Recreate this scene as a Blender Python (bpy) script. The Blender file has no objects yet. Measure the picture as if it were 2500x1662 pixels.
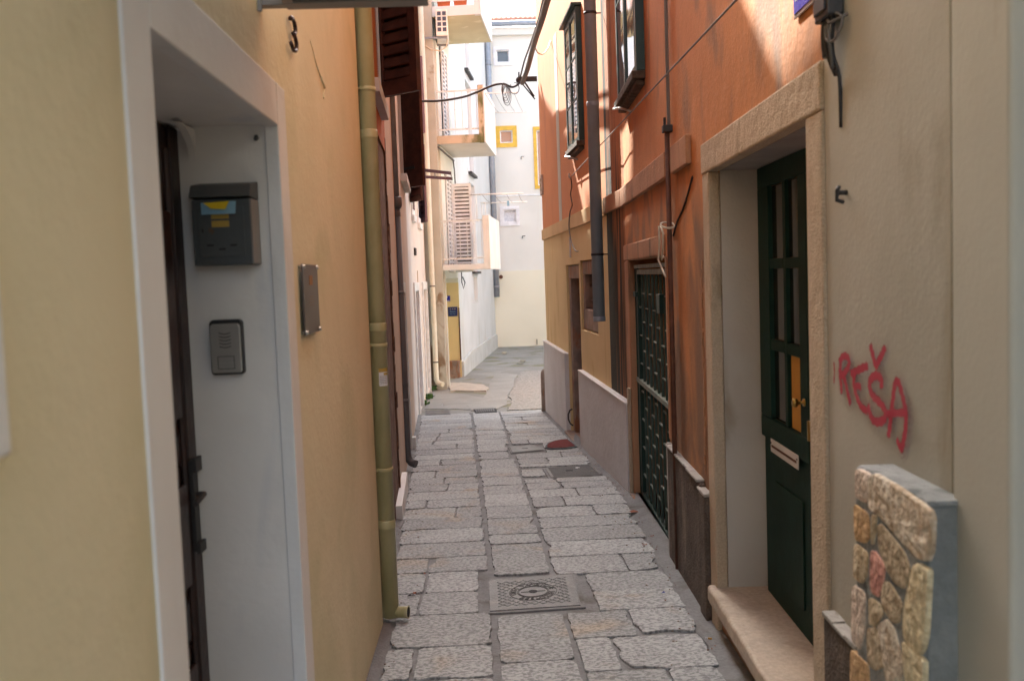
import bpy, bmesh, math, random
import numpy as np
from mathutils import Vector, Matrix, noise
random.seed(7)
R_ = math.radians
sc = bpy.context.scene
COL = sc.collection
# ------------------------------------------------------------------ camera
F, CX, CY = 2300.0, 1250.0, 831.0      # focal length and centre in photo pixels (2500 x 1662)
H = 1.6                                # eye height above the paving below the camera
def camera_axes(vx, vy, roll):
    r = R_(roll)
    Yc = np.array([vx-CX, -(vy-CY), -F]); Yc /= np.linalg.norm(Yc)
    up = np.array([-math.sin(r), math.cos(r), 0.0]); view = np.array([0, 0, -1.0])
    Z = up - view*(up@Yc)/(view@Yc); Z /= np.linalg.norm(Z)
    return np.array([np.cross(Yc, Z), Yc, Z])
RM = camera_axes(1160, 677, 2.1)
cd = bpy.data.cameras.new("camera"); cam = bpy.data.objects.new("camera", cd); COL.objects.link(cam)
M = Matrix([list(map(float, RM[i]))+[[0, 0, H][i]] for i in range(3)]+[[0, 0, 0, 1]])
cam.matrix_world = M
cd.sensor_width = 36; cd.lens = 36*F/2500; cd.clip_start = .05; cd.clip_end = 500
cd.dof.use_dof = True; cd.dof.focus_distance = 8.0; cd.dof.aperture_fstop = 4.0
sc.camera = cam
# ------------------------------------------------------------------ sky, sun, exposure
SUN = Vector((-.20, .76, .64)).normalized()         # towards the sun
w = bpy.data.worlds.new("World"); sc.world = w; w.use_nodes = True
nt = w.node_tree; nt.nodes.clear()
so = nt.nodes.new('ShaderNodeOutputWorld'); bg = nt.nodes.new('ShaderNodeBackground'); sk = nt.nodes.new('ShaderNodeTexSky')
sk.sky_type = 'NISHITA'; sk.sun_disc = False
sk.sun_elevation = math.asin(SUN.z); sk.sun_rotation = math.atan2(SUN.x, SUN.y)
sk.air_density = 1.0; sk.dust_density = 4.0; sk.ozone_density = .6
hs = nt.nodes.new('ShaderNodeHueSaturation'); hs.inputs['Saturation'].default_value = .55
nt.links.new(sk.outputs[0], hs.inputs['Color']); nt.links.new(hs.outputs[0], bg.inputs['Color'])
bg.inputs['Strength'].default_value = .15
nt.links.new(bg.outputs[0], so.inputs[0])
sd = bpy.data.lights.new("sun", 'SUN'); sd.energy = 4.2; sd.angle = R_(.53); sd.color = (1, .95, .87)
sun = bpy.data.objects.new("sun", sd); COL.objects.link(sun)
sun.rotation_euler = SUN.to_track_quat('Z', 'Y').to_euler(); sun.location = (0, 0, 12)
sc.view_settings.view_transform = 'Standard'; sc.view_settings.look = 'None'
sc.view_settings.exposure = 2.6; sc.view_settings.gamma = 1.0
sc.cycles.use_denoising = True
sc.cycles.max_bounces = 12; sc.cycles.diffuse_bounces = 7; sc.cycles.glossy_bounces = 4; sc.cycles.transparent_max_bounces = 12
sc.cycles.caustics_reflective = False; sc.cycles.caustics_refractive = False
# ------------------------------------------------------------------ geometry helpers
def ray(u, v): return Vector(RM@np.array([u-CX, -(v-CY), -F]))
EYE = Vector((0, 0, H))
SL, YF = .038, 15.3
def gz(y): return -SL*min(y, YF)
def G(u, v, h=0.0):                     # photo pixel -> point on the ground (+h)
    d = ray(u, v); t = (h-H)/(d.z+SL*d.y); p = EYE+d*t
    if t < 0 or p.y > YF:
        t = (h-SL*YF-H)/d.z; p = EYE+d*t
    return p
def D(u, v, y):                         # photo pixel -> point at distance y
    d = ray(u, v); return EYE+d*(y/d.y)
class Wall:
    def __init__(s, x0, slope, side, y0=0.0):      # x = x0 + slope*(y-y0); side +1: faces +X
        s.O = Vector((x0, y0, 0)); s.a = Vector((slope, 1, 0)).normalized()
        s.n = Vector((s.a.y, -s.a.x, 0))*side
    @classmethod
    def of(c, O, a, n):
        o = c.__new__(c); o.O = Vector(O); o.a = Vector(a).normalized(); o.n = Vector(n).normalized(); return o
    def P(s, t, z, d=0.0):
        p = s.O+s.a*t+s.n*d; return Vector((p.x, p.y, z))
    def at(s, u, v, d=0.0):
        r = ray(u, v); k = (s.n.dot(s.O-EYE)+d)/s.n.dot(r); p = EYE+r*k
        return (p-s.O).dot(s.a), p.z
    def sy(s, y): return (y-s.O.y)/s.a.y
ROOT = {}
class MB:
    def __init__(s): s.v = []; s.f = []; s.sm = []; s.uv = None
    def face(s, pts, smooth=False):
        i = len(s.v); s.v += [Vector(p) for p in pts]; s.f.append(list(range(i, i+len(pts)))); s.sm.append(smooth); return s
    def box8(s, c):
        i = len(s.v); s.v += [Vector(p) for p in c]
        for q in ((0,3,2,1),(4,5,6,7),(0,1,5,4),(1,2,6,5),(2,3,7,6),(3,0,4,7)): s.f.append([i+k for k in q]); s.sm.append(False)
        return s
    def box(s, a, b):
        x0,y0,z0 = a; x1,y1,z1 = b
        return s.box8([(x0,y0,z0),(x1,y0,z0),(x1,y1,z0),(x0,y1,z0),(x0,y0,z1),(x1,y0,z1),(x1,y1,z1),(x0,y1,z1)])
    def wbox(s, W, s0, s1, z0, z1, d0, d1):
        return s.box8([W.P(s0,z0,d0),W.P(s1,z0,d0),W.P(s1,z0,d1),W.P(s0,z0,d1),W.P(s0,z1,d0),W.P(s1,z1,d0),W.P(s1,z1,d1),W.P(s0,z1,d1)])
    def prism(s, pts, ext, smooth=False):
        n = len(pts); i = len(s.v); e = Vector(ext)
        s.v += [Vector(p) for p in pts]+[Vector(p)+e for p in pts]
        s.f.append([i+k for k in range(n)][::-1]); s.f.append([i+n+k for k in range(n)]); s.sm += [False, False]
        for k in range(n): s.f.append([i+k, i+(k+1)%n, i+n+(k+1)%n, i+n+k]); s.sm.append(smooth)
        return s
    def wprism(s, W, pts, d0, d1):       # pts (s,z) on a wall
        return s.prism([W.P(a, b, d0) for a, b in pts], W.n*(d1-d0))
    def tube(s, pts, r, n=10, cap=True):
        pts = [Vector(p) for p in pts]; rs = r if isinstance(r, (list, tuple)) else [r]*len(pts)
        t0 = (pts[1]-pts[0]).normalized(); up = Vector((0,0,1)) if abs(t0.z) < .9 else Vector((1,0,0))
        u = t0.cross(up).normalized(); base = len(s.v)
        for k, p in enumerate(pts):
            t = (pts[min(k+1, len(pts)-1)]-pts[max(k-1, 0)]).normalized()
            u = (u-t*u.dot(t)).normalized(); w_ = t.cross(u)
            for j in range(n):
                a = 2*math.pi*j/n; s.v.append(p+(u*math.cos(a)+w_*math.sin(a))*rs[k])
        for k in range(len(pts)-1):
            for j in range(n):
                a = base+k*n+j; b = base+k*n+(j+1)%n
                s.f.append([a, b, b+n, a+n]); s.sm.append(True)
        if cap:
            s.f.append([base+j for j in range(n)][::-1]); s.sm.append(False)
            s.f.append([base+(len(pts)-1)*n+j for j in range(n)]); s.sm.append(False)
        return s
    def ball(s, c, r, sc3=(1,1,1), nu=12, nv=8):
        c = Vector(c); base = len(s.v)
        for i in range(nv+1):
            th = math.pi*i/nv
            for j in range(nu):
                a = 2*math.pi*j/nu
                s.v.append(c+Vector((math.sin(th)*math.cos(a)*r*sc3[0], math.sin(th)*math.sin(a)*r*sc3[1], math.cos(th)*r*sc3[2])))
        for i in range(nv):
            for j in range(nu):
                a = base+i*nu+j; b = base+i*nu+(j+1)%nu
                s.f.append([a, b, b+nu, a+nu]); s.sm.append(True)
        return s
    def build(s, name, m, parent=None, bevel=0, seg=2, loc=None):
        me = bpy.data.meshes.new(name)
        off = Vector(loc) if loc is not None else (ROOT[parent.name] if parent else Vector((0,0,0)))
        me.from_pydata([tuple(p-off) for p in s.v], [], s.f); me.update()
        me.polygons.foreach_set('use_smooth', s.sm)
        bm = bmesh.new(); bm.from_mesh(me); bmesh.ops.remove_doubles(bm, verts=bm.verts, dist=1e-5)
        bmesh.ops.recalc_face_normals(bm, faces=bm.faces); bm.to_mesh(me); bm.free()
        me.materials.append(m)
        o = bpy.data.objects.new(name, me); COL.objects.link(o)
        if parent: o.parent = parent; ROOT[o.name] = ROOT[parent.name]
        else: o.location = off; ROOT[o.name] = off
        if bevel:
            b = o.modifiers.new('bevel', 'BEVEL'); b.width = bevel; b.segments = seg; b.limit_method = 'ANGLE'; b.angle_limit = R_(40)
        return o
def tag(o, label=None, cat=None, group=None, kind=None):
    if label: o['label'] = label
    if cat: o['category'] = cat
    if group: o['group'] = group
    if kind: o['kind'] = kind
    return o
def thing(name, label, cat, loc, group=None):
    o = bpy.data.objects.new(name, None); COL.objects.link(o); o.location = loc; ROOT[o.name] = Vector(loc)
    o.empty_display_size = .2
    return tag(o, label, cat, group)
# ------------------------------------------------------------------ materials
def mat(name, c, c2=None, sc1=3.0, rough=.85, bump=.15, bs=60.0, stain=None, ssc=(1.5,1.5,.4), slo=.52, shi=.75, metal=0.0,
        spec=.3, zfade=None, island=0.0, fine=.0, mott=0.35, yfade=None):
    m = bpy.data.materials.new(name); m.use_nodes = True; n = m.node_tree.nodes; L = m.node_tree.links
    p = n['Principled BSDF']; p.inputs['Roughness'].default_value = rough; p.inputs['Metallic'].default_value = metal
    p.inputs['Specular IOR Level'].default_value = spec
    geo = n.new('ShaderNodeNewGeometry')
    def nz(scale, detail=5, vec=None, dist=0.0):
        x = n.new('ShaderNodeTexNoise'); x.inputs['Scale'].default_value = scale; x.inputs['Detail'].default_value = detail
        x.inputs['Distortion'].default_value = dist
        L.new(vec or geo.outputs['Position'], x.inputs['Vector']); return x
    def ramp(src, lo, hi):
        r = n.new('ShaderNodeMapRange'); r.interpolation_type = 'SMOOTHSTEP'
        r.inputs['From Min'].default_value = lo; r.inputs['From Max'].default_value = hi; L.new(src, r.inputs['Value']); return r.outputs[0]
    def mix(a, b, f, mode='MIX'):
        x = n.new('ShaderNodeMix'); x.data_type = 'RGBA'; x.blend_type = mode
        for k, q in ((6, a), (7, b)):
            if isinstance(q, (tuple, list)): x.inputs[k].default_value = (*q[:3], 1)
            else: L.new(q, x.inputs[k])
        if isinstance(f, float): x.inputs[0].default_value = f
        else: L.new(f, x.inputs[0])
        return x.outputs[2]
    c2 = c2 or tuple(q*.8 for q in c)
    n1 = nz(sc1, 6, dist=.4)
    col = mix(c, c2, ramp(n1.outputs[0], .5-mott*.5, .5+mott*.5))
    if island:
        ri = n.new('ShaderNodeMapRange'); L.new(geo.outputs['Random Per Island'], ri.inputs[0])
        ri.inputs[3].default_value = 1-island; ri.inputs[4].default_value = 1+island
        vm = n.new('ShaderNodeVectorMath'); vm.operation = 'SCALE'; L.new(col, vm.inputs[0]); L.new(ri.outputs[0], vm.inputs['Scale']); col = vm.outputs[0]
    if stain:
        mp = n.new('ShaderNodeMapping'); mp.inputs['Scale'].default_value = ssc; L.new(geo.outputs['Position'], mp.inputs[0])
        n2 = nz(2.0, 8, mp.outputs[0], .6); f = n2.outputs[0]
        if zfade:                       # damp: stronger towards z = zfade[0], gone at zfade[1]
            sx = n.new('ShaderNodeSeparateXYZ'); L.new(geo.outputs['Position'], sx.inputs[0])
            zz = n.new('ShaderNodeMapRange'); L.new(sx.outputs['Z'], zz.inputs[0]); zz.inputs[1].default_value = zfade[0]; zz.inputs[2].default_value = zfade[1]
            zz.inputs[3].default_value = zfade[2]; zz.inputs[4].default_value = 0
            ad = n.new('ShaderNodeMath'); ad.operation = 'ADD'; L.new(f, ad.inputs[0]); L.new(zz.outputs[0], ad.inputs[1]); f = ad.outputs[0]
        if yfade:                       # old run-off stain beside y = yfade[0]
            sx = n.new('ShaderNodeSeparateXYZ'); L.new(geo.outputs['Position'], sx.inputs[0])
            zz = n.new('ShaderNodeMapRange'); L.new(sx.outputs['Y'], zz.inputs[0]); zz.inputs[1].default_value = yfade[0]; zz.inputs[2].default_value = yfade[1]
            zz.inputs[3].default_value = yfade[2]; zz.inputs[4].default_value = 0
            ad = n.new('ShaderNodeMath'); ad.operation = 'ADD'; L.new(f, ad.inputs[0]); L.new(zz.outputs[0], ad.inputs[1]); f = ad.outputs[0]
        col = mix(col, stain, ramp(f, slo, shi))
    if fine:
        n3 = nz(bs*.9, 3); g = n.new('ShaderNodeMapRange'); L.new(n3.outputs[0], g.inputs[0]); g.inputs[1].default_value = .3; g.inputs[2].default_value = .7
        g.inputs[3].default_value = 1-fine; g.inputs[4].default_value = 1+fine
        vm = n.new('ShaderNodeVectorMath'); vm.operation = 'SCALE'; L.new(col, vm.inputs[0]); L.new(g.outputs[0], vm.inputs['Scale']); col = vm.outputs[0]
    L.new(col, p.inputs['Base Color'])
    if bump:
        nb = nz(bs, 4); nb2 = nz(bs*.12, 4)
        ad = n.new('ShaderNodeMath'); ad.operation = 'MULTIPLY_ADD'; L.new(nb2.outputs[0], ad.inputs[0]); ad.inputs[1].default_value = 2.0; L.new(nb.outputs[0], ad.inputs[2])
        b = n.new('ShaderNodeBump'); b.inputs['Strength'].default_value = bump; b.inputs['Distance'].default_value = .012
        L.new(ad.outputs[0], b.inputs['Height']); L.new(b.outputs[0], p.inputs['Normal'])
    return m
def plain(name, c, rough=.5, metal=0.0, spec=.5):
    return mat(name, c, tuple(q*.82 for q in c), 6, rough, .08, 90, metal=metal, spec=spec)
MT = dict(
 peach   = mat('peach_plaster', (.74,.66,.455), (.69,.615,.41), 1.3, bump=.16, bs=45, stain=(.63,.58,.37), ssc=(1.1,1.1,1.0), slo=.46, shi=.74, zfade=(-.2,.9,.12)),
 white   = mat('white_paint', (.76,.755,.74), (.69,.68,.66), 2, bump=.10, bs=40, stain=(.45,.42,.37), slo=.6, shi=.85),
 reveal  = mat('white_reveal_paint', (.77,.745,.71), (.68,.66,.63), 2.2, bump=.12, bs=30, stain=(.60,.61,.63), slo=.55, shi=.7),
 brown   = mat('dark_brown_wood', (.034,.013,.009), (.018,.008,.006), 12, .42, .2, 30, spec=.4, ssc=(8,8,.6)),
 shutter = mat('brown_shutter_paint', (.085,.030,.020), (.055,.020,.014), 9, .5, .15, 60, spec=.3),
 plum    = mat('plum_shutter_paint', (.16,.10,.12), (.13,.08,.10), 6, .55, .1, 60),
 orange2 = mat('burnt_orange_plaster', (.50,.15,.05), (.42,.12,.04), 2, bump=.2),
 rough   = mat('bare_brown_render', (.19,.105,.07), (.10,.055,.037), 9, .95, .9, 28, stain=(.25,.17,.13), ssc=(3,3,1.5), fine=.25),
 salmon  = mat('salmon_plaster', (.58,.47,.38), (.53,.42,.335), 1.6, bump=.12),
 pink    = mat('pale_pink_plaster', (.71,.67,.64), (.67,.61,.57), 1.4, bump=.1),
 pframe  = mat('pale_stone_frame', (.60,.61,.60), (.52,.525,.51), 3, bump=.15),
 lilac   = plain('lilac_grey_door', (.42,.38,.42), .5),
 offwh   = plain('off_white_door', (.72,.70,.70), .5),
 taupe   = plain('taupe_door', (.40,.33,.29), .55),
 pillar  = mat('stained_beige_render', (.50,.50,.44), (.43,.425,.37), 1.5, bump=.25, bs=30, stain=(.24,.18,.12), ssc=(1.8,1.8,.8), slo=.60, shi=.72, zfade=(-.6,1.2,.20)),
 cream   = mat('cream_plaster', (.72,.745,.70), (.67,.685,.63), 1.2, bump=.1),
 yellow  = mat('yellow_plaster', (.74,.62,.33), (.68,.56,.29), 1.5, bump=.08),
 whitew  = mat('white_render', (.68,.69,.70), (.62,.63,.63), 1.0, bump=.15, stain=(.55,.54,.50), ssc=(1.3,1.3,.3), slo=.56, shi=.82, zfade=(-.6,.9,.16)),
 back    = mat('off_white_render', (.76,.76,.72), (.71,.71,.67), .8, bump=.1, stain=(.62,.60,.52), ssc=(.8,.8,.15), slo=.62, shi=.9),
 backlow = mat('cream_render_base', (.79,.77,.64), (.75,.73,.60), .8, bump=.08),
 moss    = mat('mossy_concrete', (.50,.43,.32), (.60,.50,.38), 2, bump=.3, stain=(.13,.14,.06), ssc=(2.5,2.5,1), slo=.44, shi=.62),
 balc    = mat('painted_balcony', (.72,.76,.76), (.66,.69,.68), 1.5, bump=.12, stain=(.50,.46,.30), slo=.62, shi=.8),
 soffit  = mat('balcony_soffit', (.58,.52,.34), (.52,.46,.30), 2, bump=.2, stain=(.66,.60,.44), slo=.6, shi=.7),
 soffitw = mat('pale_soffit', (.72,.68,.62), (.66,.62,.56), 2, bump=.1),
 rail    = mat('white_rail_paint', (.76,.80,.80), (.68,.70,.69), 8, .5, .1, 60, stain=(.30,.12,.06), ssc=(14,14,14), slo=.64, shi=.7),
 louvre  = plain('white_louvre_paint', (.80,.84,.87), .5),
 darkgap = plain('dark_interior', (.02,.02,.022), .9),  # near-black colour stands in for shade inside openings
 grey    = mat('grey_pvc', (.085,.085,.092), (.07,.07,.075), 5, .45, .06, 60, spec=.4),
 greyr   = mat('taupe_grey_pipe', (.29,.30,.31), (.25,.26,.27), 5, .5, .08, 60, spec=.4),
 galv    = mat('galvanised_pipe', (.28,.285,.30), (.22,.225,.235), 7, .42, .1, 60, metal=.5),
 zincd   = mat('blue_grey_pipe', (.28,.31,.34), (.24,.265,.29), 5, .5, .08, 60),
 zinc    = mat('zinc_pipe', (.36,.39,.44), (.30,.33,.38), 6, .45, .08, 60, metal=.3),
 ypipe   = mat('yellow_green_pipe', (.48,.43,.23), (.40,.355,.18), 5, .38, .15, 50, stain=(.46,.41,.26), ssc=(6,6,.5), slo=.52, shi=.72, spec=.45),
 cpipe   = mat('cream_pipe', (.66,.66,.54), (.60,.60,.48), 5, .4, .08, 50),
 orange  = mat('orange_plaster', (.62,.265,.095), (.54,.225,.08), 1.8, bump=.2, bs=55, stain=(.25,.145,.085), ssc=(1.6,1.6,.9), slo=.46, shi=.78, zfade=(-.1,2.2,.30), fine=.06),
 orangef = mat('bright_orange_plaster', (.62,.26,.115), (.56,.23,.10), 1.6, bump=.15, bs=55, stain=(.50,.20,.11), ssc=(2,2,.5), slo=.55, shi=.8),
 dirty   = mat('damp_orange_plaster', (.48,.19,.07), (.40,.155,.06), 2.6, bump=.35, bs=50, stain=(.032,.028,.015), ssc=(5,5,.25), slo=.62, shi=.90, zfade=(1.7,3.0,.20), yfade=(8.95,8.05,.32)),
 gold    = mat('gold_plaster', (.66,.50,.26), (.61,.46,.235), 1.4, bump=.1, stain=(.44,.27,.09), slo=.55, shi=.8),
 goldband= mat('gold_band', (.62,.43,.22), (.56,.39,.195), 2, bump=.12),
 oband   = mat('faded_orange_stone', (.50,.27,.15), (.42,.22,.12), 2.5, bump=.35, stain=(.20,.13,.08), ssc=(2,2,.6), slo=.54, shi=.75),
 plinth  = mat('pale_grey_plinth', (.62,.625,.63), (.57,.57,.57), 2, bump=.5, bs=120, fine=.10),
 dplinth = mat('dark_rough_plinth', (.13,.10,.08), (.09,.07,.055), 5, .95, .9, 90, stain=(.22,.17,.13), ssc=(3,3,.6), fine=.2),
 pcap    = mat('pale_plinth_cap', (.42,.40,.37), (.34,.32,.29), 6, bump=.6, bs=60),
 stone   = mat('tooled_limestone', (.55,.44,.32), (.49,.385,.27), 3, bump=.7, bs=130, stain=(.33,.25,.16), ssc=(2.5,2.5,.8), slo=.55, shi=.75, fine=.10),
 stoneold= mat('weathered_stone', (.34,.25,.20), (.22,.165,.135), 6, bump=.6, bs=60, stain=(.30,.14,.075), ssc=(4,4,1.5), slo=.52, shi=.66),
 jamb    = mat('smooth_grey_jamb', (.54,.50,.44), (.47,.43,.375), 1.8, bump=.2, bs=60, stain=(.28,.21,.13), ssc=(2.2,2.2,.7), slo=.55, shi=.75),
 lintelu = plain('grey_soffit_paint', (.33,.30,.29), .8),
 step    = mat('threshold_stone', (.50,.41,.31), (.44,.36,.28), 4, .6, .35, 60, stain=(.30,.23,.17), slo=.56, shi=.75, fine=.12),
 green   = mat('dark_green_paint', (.008,.036,.027), (.006,.027,.020), 8, .6, .1, 60, spec=.2),
 gateg   = mat('gate_green_paint', (.022,.055,.045), (.016,.042,.034), 9, .55, .15, 60, spec=.25),
 gateb   = mat('faded_gate_bar', (.085,.125,.105), (.06,.09,.075), 12, .6, .2, 60),
 gatec   = mat('chalky_gate_tie', (.22,.25,.21), (.14,.18,.15), 14, .6, .2, 60),
 wgreen  = mat('window_green_paint', (.012,.045,.038), (.01,.034,.03), 8, .4, .1, 60, spec=.45),
 oldwood = mat('weathered_wood', (.12,.09,.065), (.055,.042,.03), 16, .9, .7, 70),
 beige   = mat('greige_plaster', (.50,.485,.425), (.44,.425,.365), 1.5, bump=.10, bs=70, stain=(.27,.22,.14), ssc=(1.6,1.6,.5), slo=.52, shi=.78),
 beigel  = mat('pale_greige_plaster', (.55,.54,.475), (.50,.485,.42), 1.5, bump=.07, bs=70, stain=(.30,.24,.14), ssc=(2,2,.5), slo=.58, shi=.8),
 concr   = mat('dark_concrete', (.24,.25,.24), (.20,.21,.20), 6, .8, .45, 50, stain=(.16,.165,.16), ssc=(3,3,1.5), slo=.56, shi=.72, fine=.08),
 concrl  = mat('chalky_concrete_cap', (.33,.34,.33), (.23,.24,.235), 9, .85, .8, 60, stain=(.13,.14,.14), ssc=(5,5,5), slo=.55, shi=.7),
 mortar  = mat('grey_mortar', (.225,.228,.23), (.19,.192,.195), 5, .9, .5, 60, stain=(.125,.115,.105), ssc=(2,2,2), slo=.52, shi=.72, fine=.1),
 asph    = mat('worn_courtyard_paving', (.30,.30,.28), (.235,.235,.22), 1.3, .85, .5, 40, stain=(.19,.19,.12), ssc=(.8,.8,.8), slo=.52, shi=.64, fine=.14),
 patch   = mat('smooth_concrete_patch', (.315,.318,.30), (.27,.272,.255), 2, .8, .3, 40, fine=.08),
 patchd  = mat('rough_cobbled_patch', (.34,.33,.305), (.25,.24,.22), 16, .9, .9, 30, fine=.2),
 slab    = mat('pale_stone_slab', (.52,.48,.42), (.44,.40,.35), 4, .8, .4, 50, fine=.1),
 water   = plain('puddle_water', (.05,.05,.05), .03),
 iron    = mat('cast_iron_cover', (.125,.122,.125), (.10,.098,.10), 8, .5, .35, 90, stain=(.17,.16,.15), ssc=(6,6,6), metal=.15, slo=.5, shi=.7),
 ironr   = plain('worn_iron_rib', (.075,.073,.075), .5, .15),
 irond   = plain('dark_iron', (.04,.038,.038), .6, .2),
 black   = plain('black_plastic', (.015,.015,.016), .45),
 dgrey   = plain('dark_grey_plastic', (.045,.045,.05), .45),
 cable   = plain('black_cable', (.02,.02,.022), .5),
 cablet  = plain('grey_cable', (.14,.13,.12), .6),
 cablew  = plain('cream_cable', (.62,.55,.42), .6),
 rust    = mat('rusty_brown_pipe', (.135,.055,.032), (.08,.035,.022), 10, .65, .25, 60, spec=.3),
 steel   = mat('bright_steel', (.55,.55,.55), (.45,.45,.45), 10, .3, .05, 60, metal=.9),
 brass   = plain('brass', (.50,.33,.10), .3, .9),
 alu     = mat('grey_aluminium', (.27,.26,.245), (.235,.225,.21), 3, .5, .05, 60, metal=.1),
 mailbox = mat('grey_mailbox_paint', (.075,.082,.085), (.062,.069,.071), 5, .5, .15, 60, stain=(.13,.055,.015), ssc=(10,10,10), slo=.66, shi=.74),
 mailside= plain('pale_mailbox_edge', (.22,.21,.20), .5),
 ymark   = plain('ochre_label', (.45,.29,.05), .6),
 yflyer  = plain('yellow_paper', (.75,.55,.02), .6),
 bflyer  = plain('pale_blue_paper', (.25,.45,.60), .6),
 navyp   = plain('navy_paper', (.03,.04,.12), .6),
 silver  = mat('silver_plastic', (.36,.35,.32), (.31,.30,.28), 5, .38, .05, 60, metal=.5),
 plaque  = mat('smoked_acrylic', (.07,.06,.057), (.06,.05,.048), 3, .3, 0, 60, spec=.6),
 plaqm   = plain('plaque_print', (.30,.13,.03), .5),
 plaqt   = plain('plaque_lettering', (.26,.20,.15), .5),
 blue    = plain('enamel_blue', (.03,.035,.40), .25),
 navy    = plain('navy_enamel', (.012,.03,.16), .3),
 violet  = plain('violet_enamel', (.09,.06,.32), .35),
 signw   = plain('enamel_white', (.80,.80,.80), .3),
 gstar   = plain('brass_star', (.60,.48,.30), .4),
 signb   = mat('stone_street_plate', (.55,.44,.35), (.48,.38,.30), 20, .7, .2, 60),
 signt   = plain('plate_lettering', (.36,.27,.20), .7),
 ac      = plain('ac_casing', (.80,.77,.70), .5),
 acd     = plain('ac_louvre_dark', (.06,.07,.10), .5),
 terra   = plain('terracotta_pot', (.55,.16,.07), .8),
 leaf    = mat('plant_leaf', (.05,.12,.03), (.08,.17,.05), 20, .6, .1, 60),
 dryleaf = plain('dry_leaf', (.30,.09,.04), .8),
 paper   = plain('white_litter', (.75,.75,.78), .7),
 redmat  = mat('red_mat_pile', (.19,.035,.035), (.15,.028,.028), 30, .95, .8, 200, fine=.15),
 matedge = plain('rubber_edge', (.055,.065,.07), .8),
 tile    = mat('terracotta_roof_tile', (.48,.20,.13), (.38,.15,.10), 9, .85, .4, 30),
 yframe  = plain('yellow_window_surround', (.80,.50,.07), .7),
 wframe  = plain('white_window_frame', (.84,.85,.88), .5),
 curtain = mat('lace_curtain', (.80,.82,.86), (.62,.64,.68), 25, .9, .3, 40),
 curtyel = mat('cream_curtain', (.74,.72,.66), (.60,.56,.48), 8, .9, .2, 30),
 ochre   = mat('ochre_board', (.55,.29,.06), (.48,.25,.05), 4, .6, .1, 60),
 notice  = plain('pinned_notice', (.26,.20,.10), .8),
)
def glassmat(name, c, rough=.05):
    m = bpy.data.materials.new(name); m.use_nodes = True; p = m.node_tree.nodes['Principled BSDF']
    p.inputs['Base Color'].default_value = (*c, 1); p.inputs['Roughness'].default_value = rough
    p.inputs['Specular IOR Level'].default_value = .8; p.inputs['IOR'].default_value = 1.5
    return m
MT['gdark'] = glassmat('dark_window_glass', (.03,.035,.05)); MT['ggrey'] = glassmat('grey_window_glass', (.22,.20,.19))
MT['gdoor'] = glassmat('dark_door_glass', (.018,.015,.012), .08)
def clearglass():
    m = bpy.data.materials.new('clear_window_glass'); m.use_nodes = True; n = m.node_tree.nodes; L = m.node_tree.links; n.clear()
    o = n.new('ShaderNodeOutputMaterial'); a = n.new('ShaderNodeBsdfTransparent'); b = n.new('ShaderNodeBsdfGlossy'); b.inputs['Roughness'].default_value = .03
    f = n.new('ShaderNodeFresnel'); f.inputs[0].default_value = 1.45; x = n.new('ShaderNodeMixShader')
    L.new(f.outputs[0], x.inputs[0]); L.new(a.outputs[0], x.inputs[1]); L.new(b.outputs[0], x.inputs[2]); L.new(x.outputs[0], o.inputs[0]); return m
MT['glass'] = clearglass()
def spray():                            # sprayed paint: solid core, soft edge carried by the «cover» attribute
    m = bpy.data.materials.new('red_spray_paint'); m.use_nodes = True; n = m.node_tree.nodes; L = m.node_tree.links
    p = n['Principled BSDF']; p.inputs['Base Color'].default_value = (.46,.028,.065,1); p.inputs['Roughness'].default_value = .7
    a = n.new('ShaderNodeAttribute'); a.attribute_name = 'cover'; t = n.new('ShaderNodeTexNoise'); t.inputs['Scale'].default_value = 160
    g = n.new('ShaderNodeNewGeometry'); L.new(g.outputs['Position'], t.inputs['Vector'])
    ad = n.new('ShaderNodeMath'); ad.operation = 'MULTIPLY_ADD'; L.new(t.outputs[0], ad.inputs[0]); ad.inputs[1].default_value = .8; L.new(a.outputs['Fac'], ad.inputs[2])
    r = n.new('ShaderNodeMapRange'); r.interpolation_type = 'SMOOTHSTEP'; L.new(ad.outputs[0], r.inputs[0]); r.inputs[1].default_value = .40; r.inputs[2].default_value = 1.0
    r.inputs[4].default_value = .93
    L.new(r.outputs[0], p.inputs['Alpha']); return m
MT['spray'] = spray()
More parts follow.
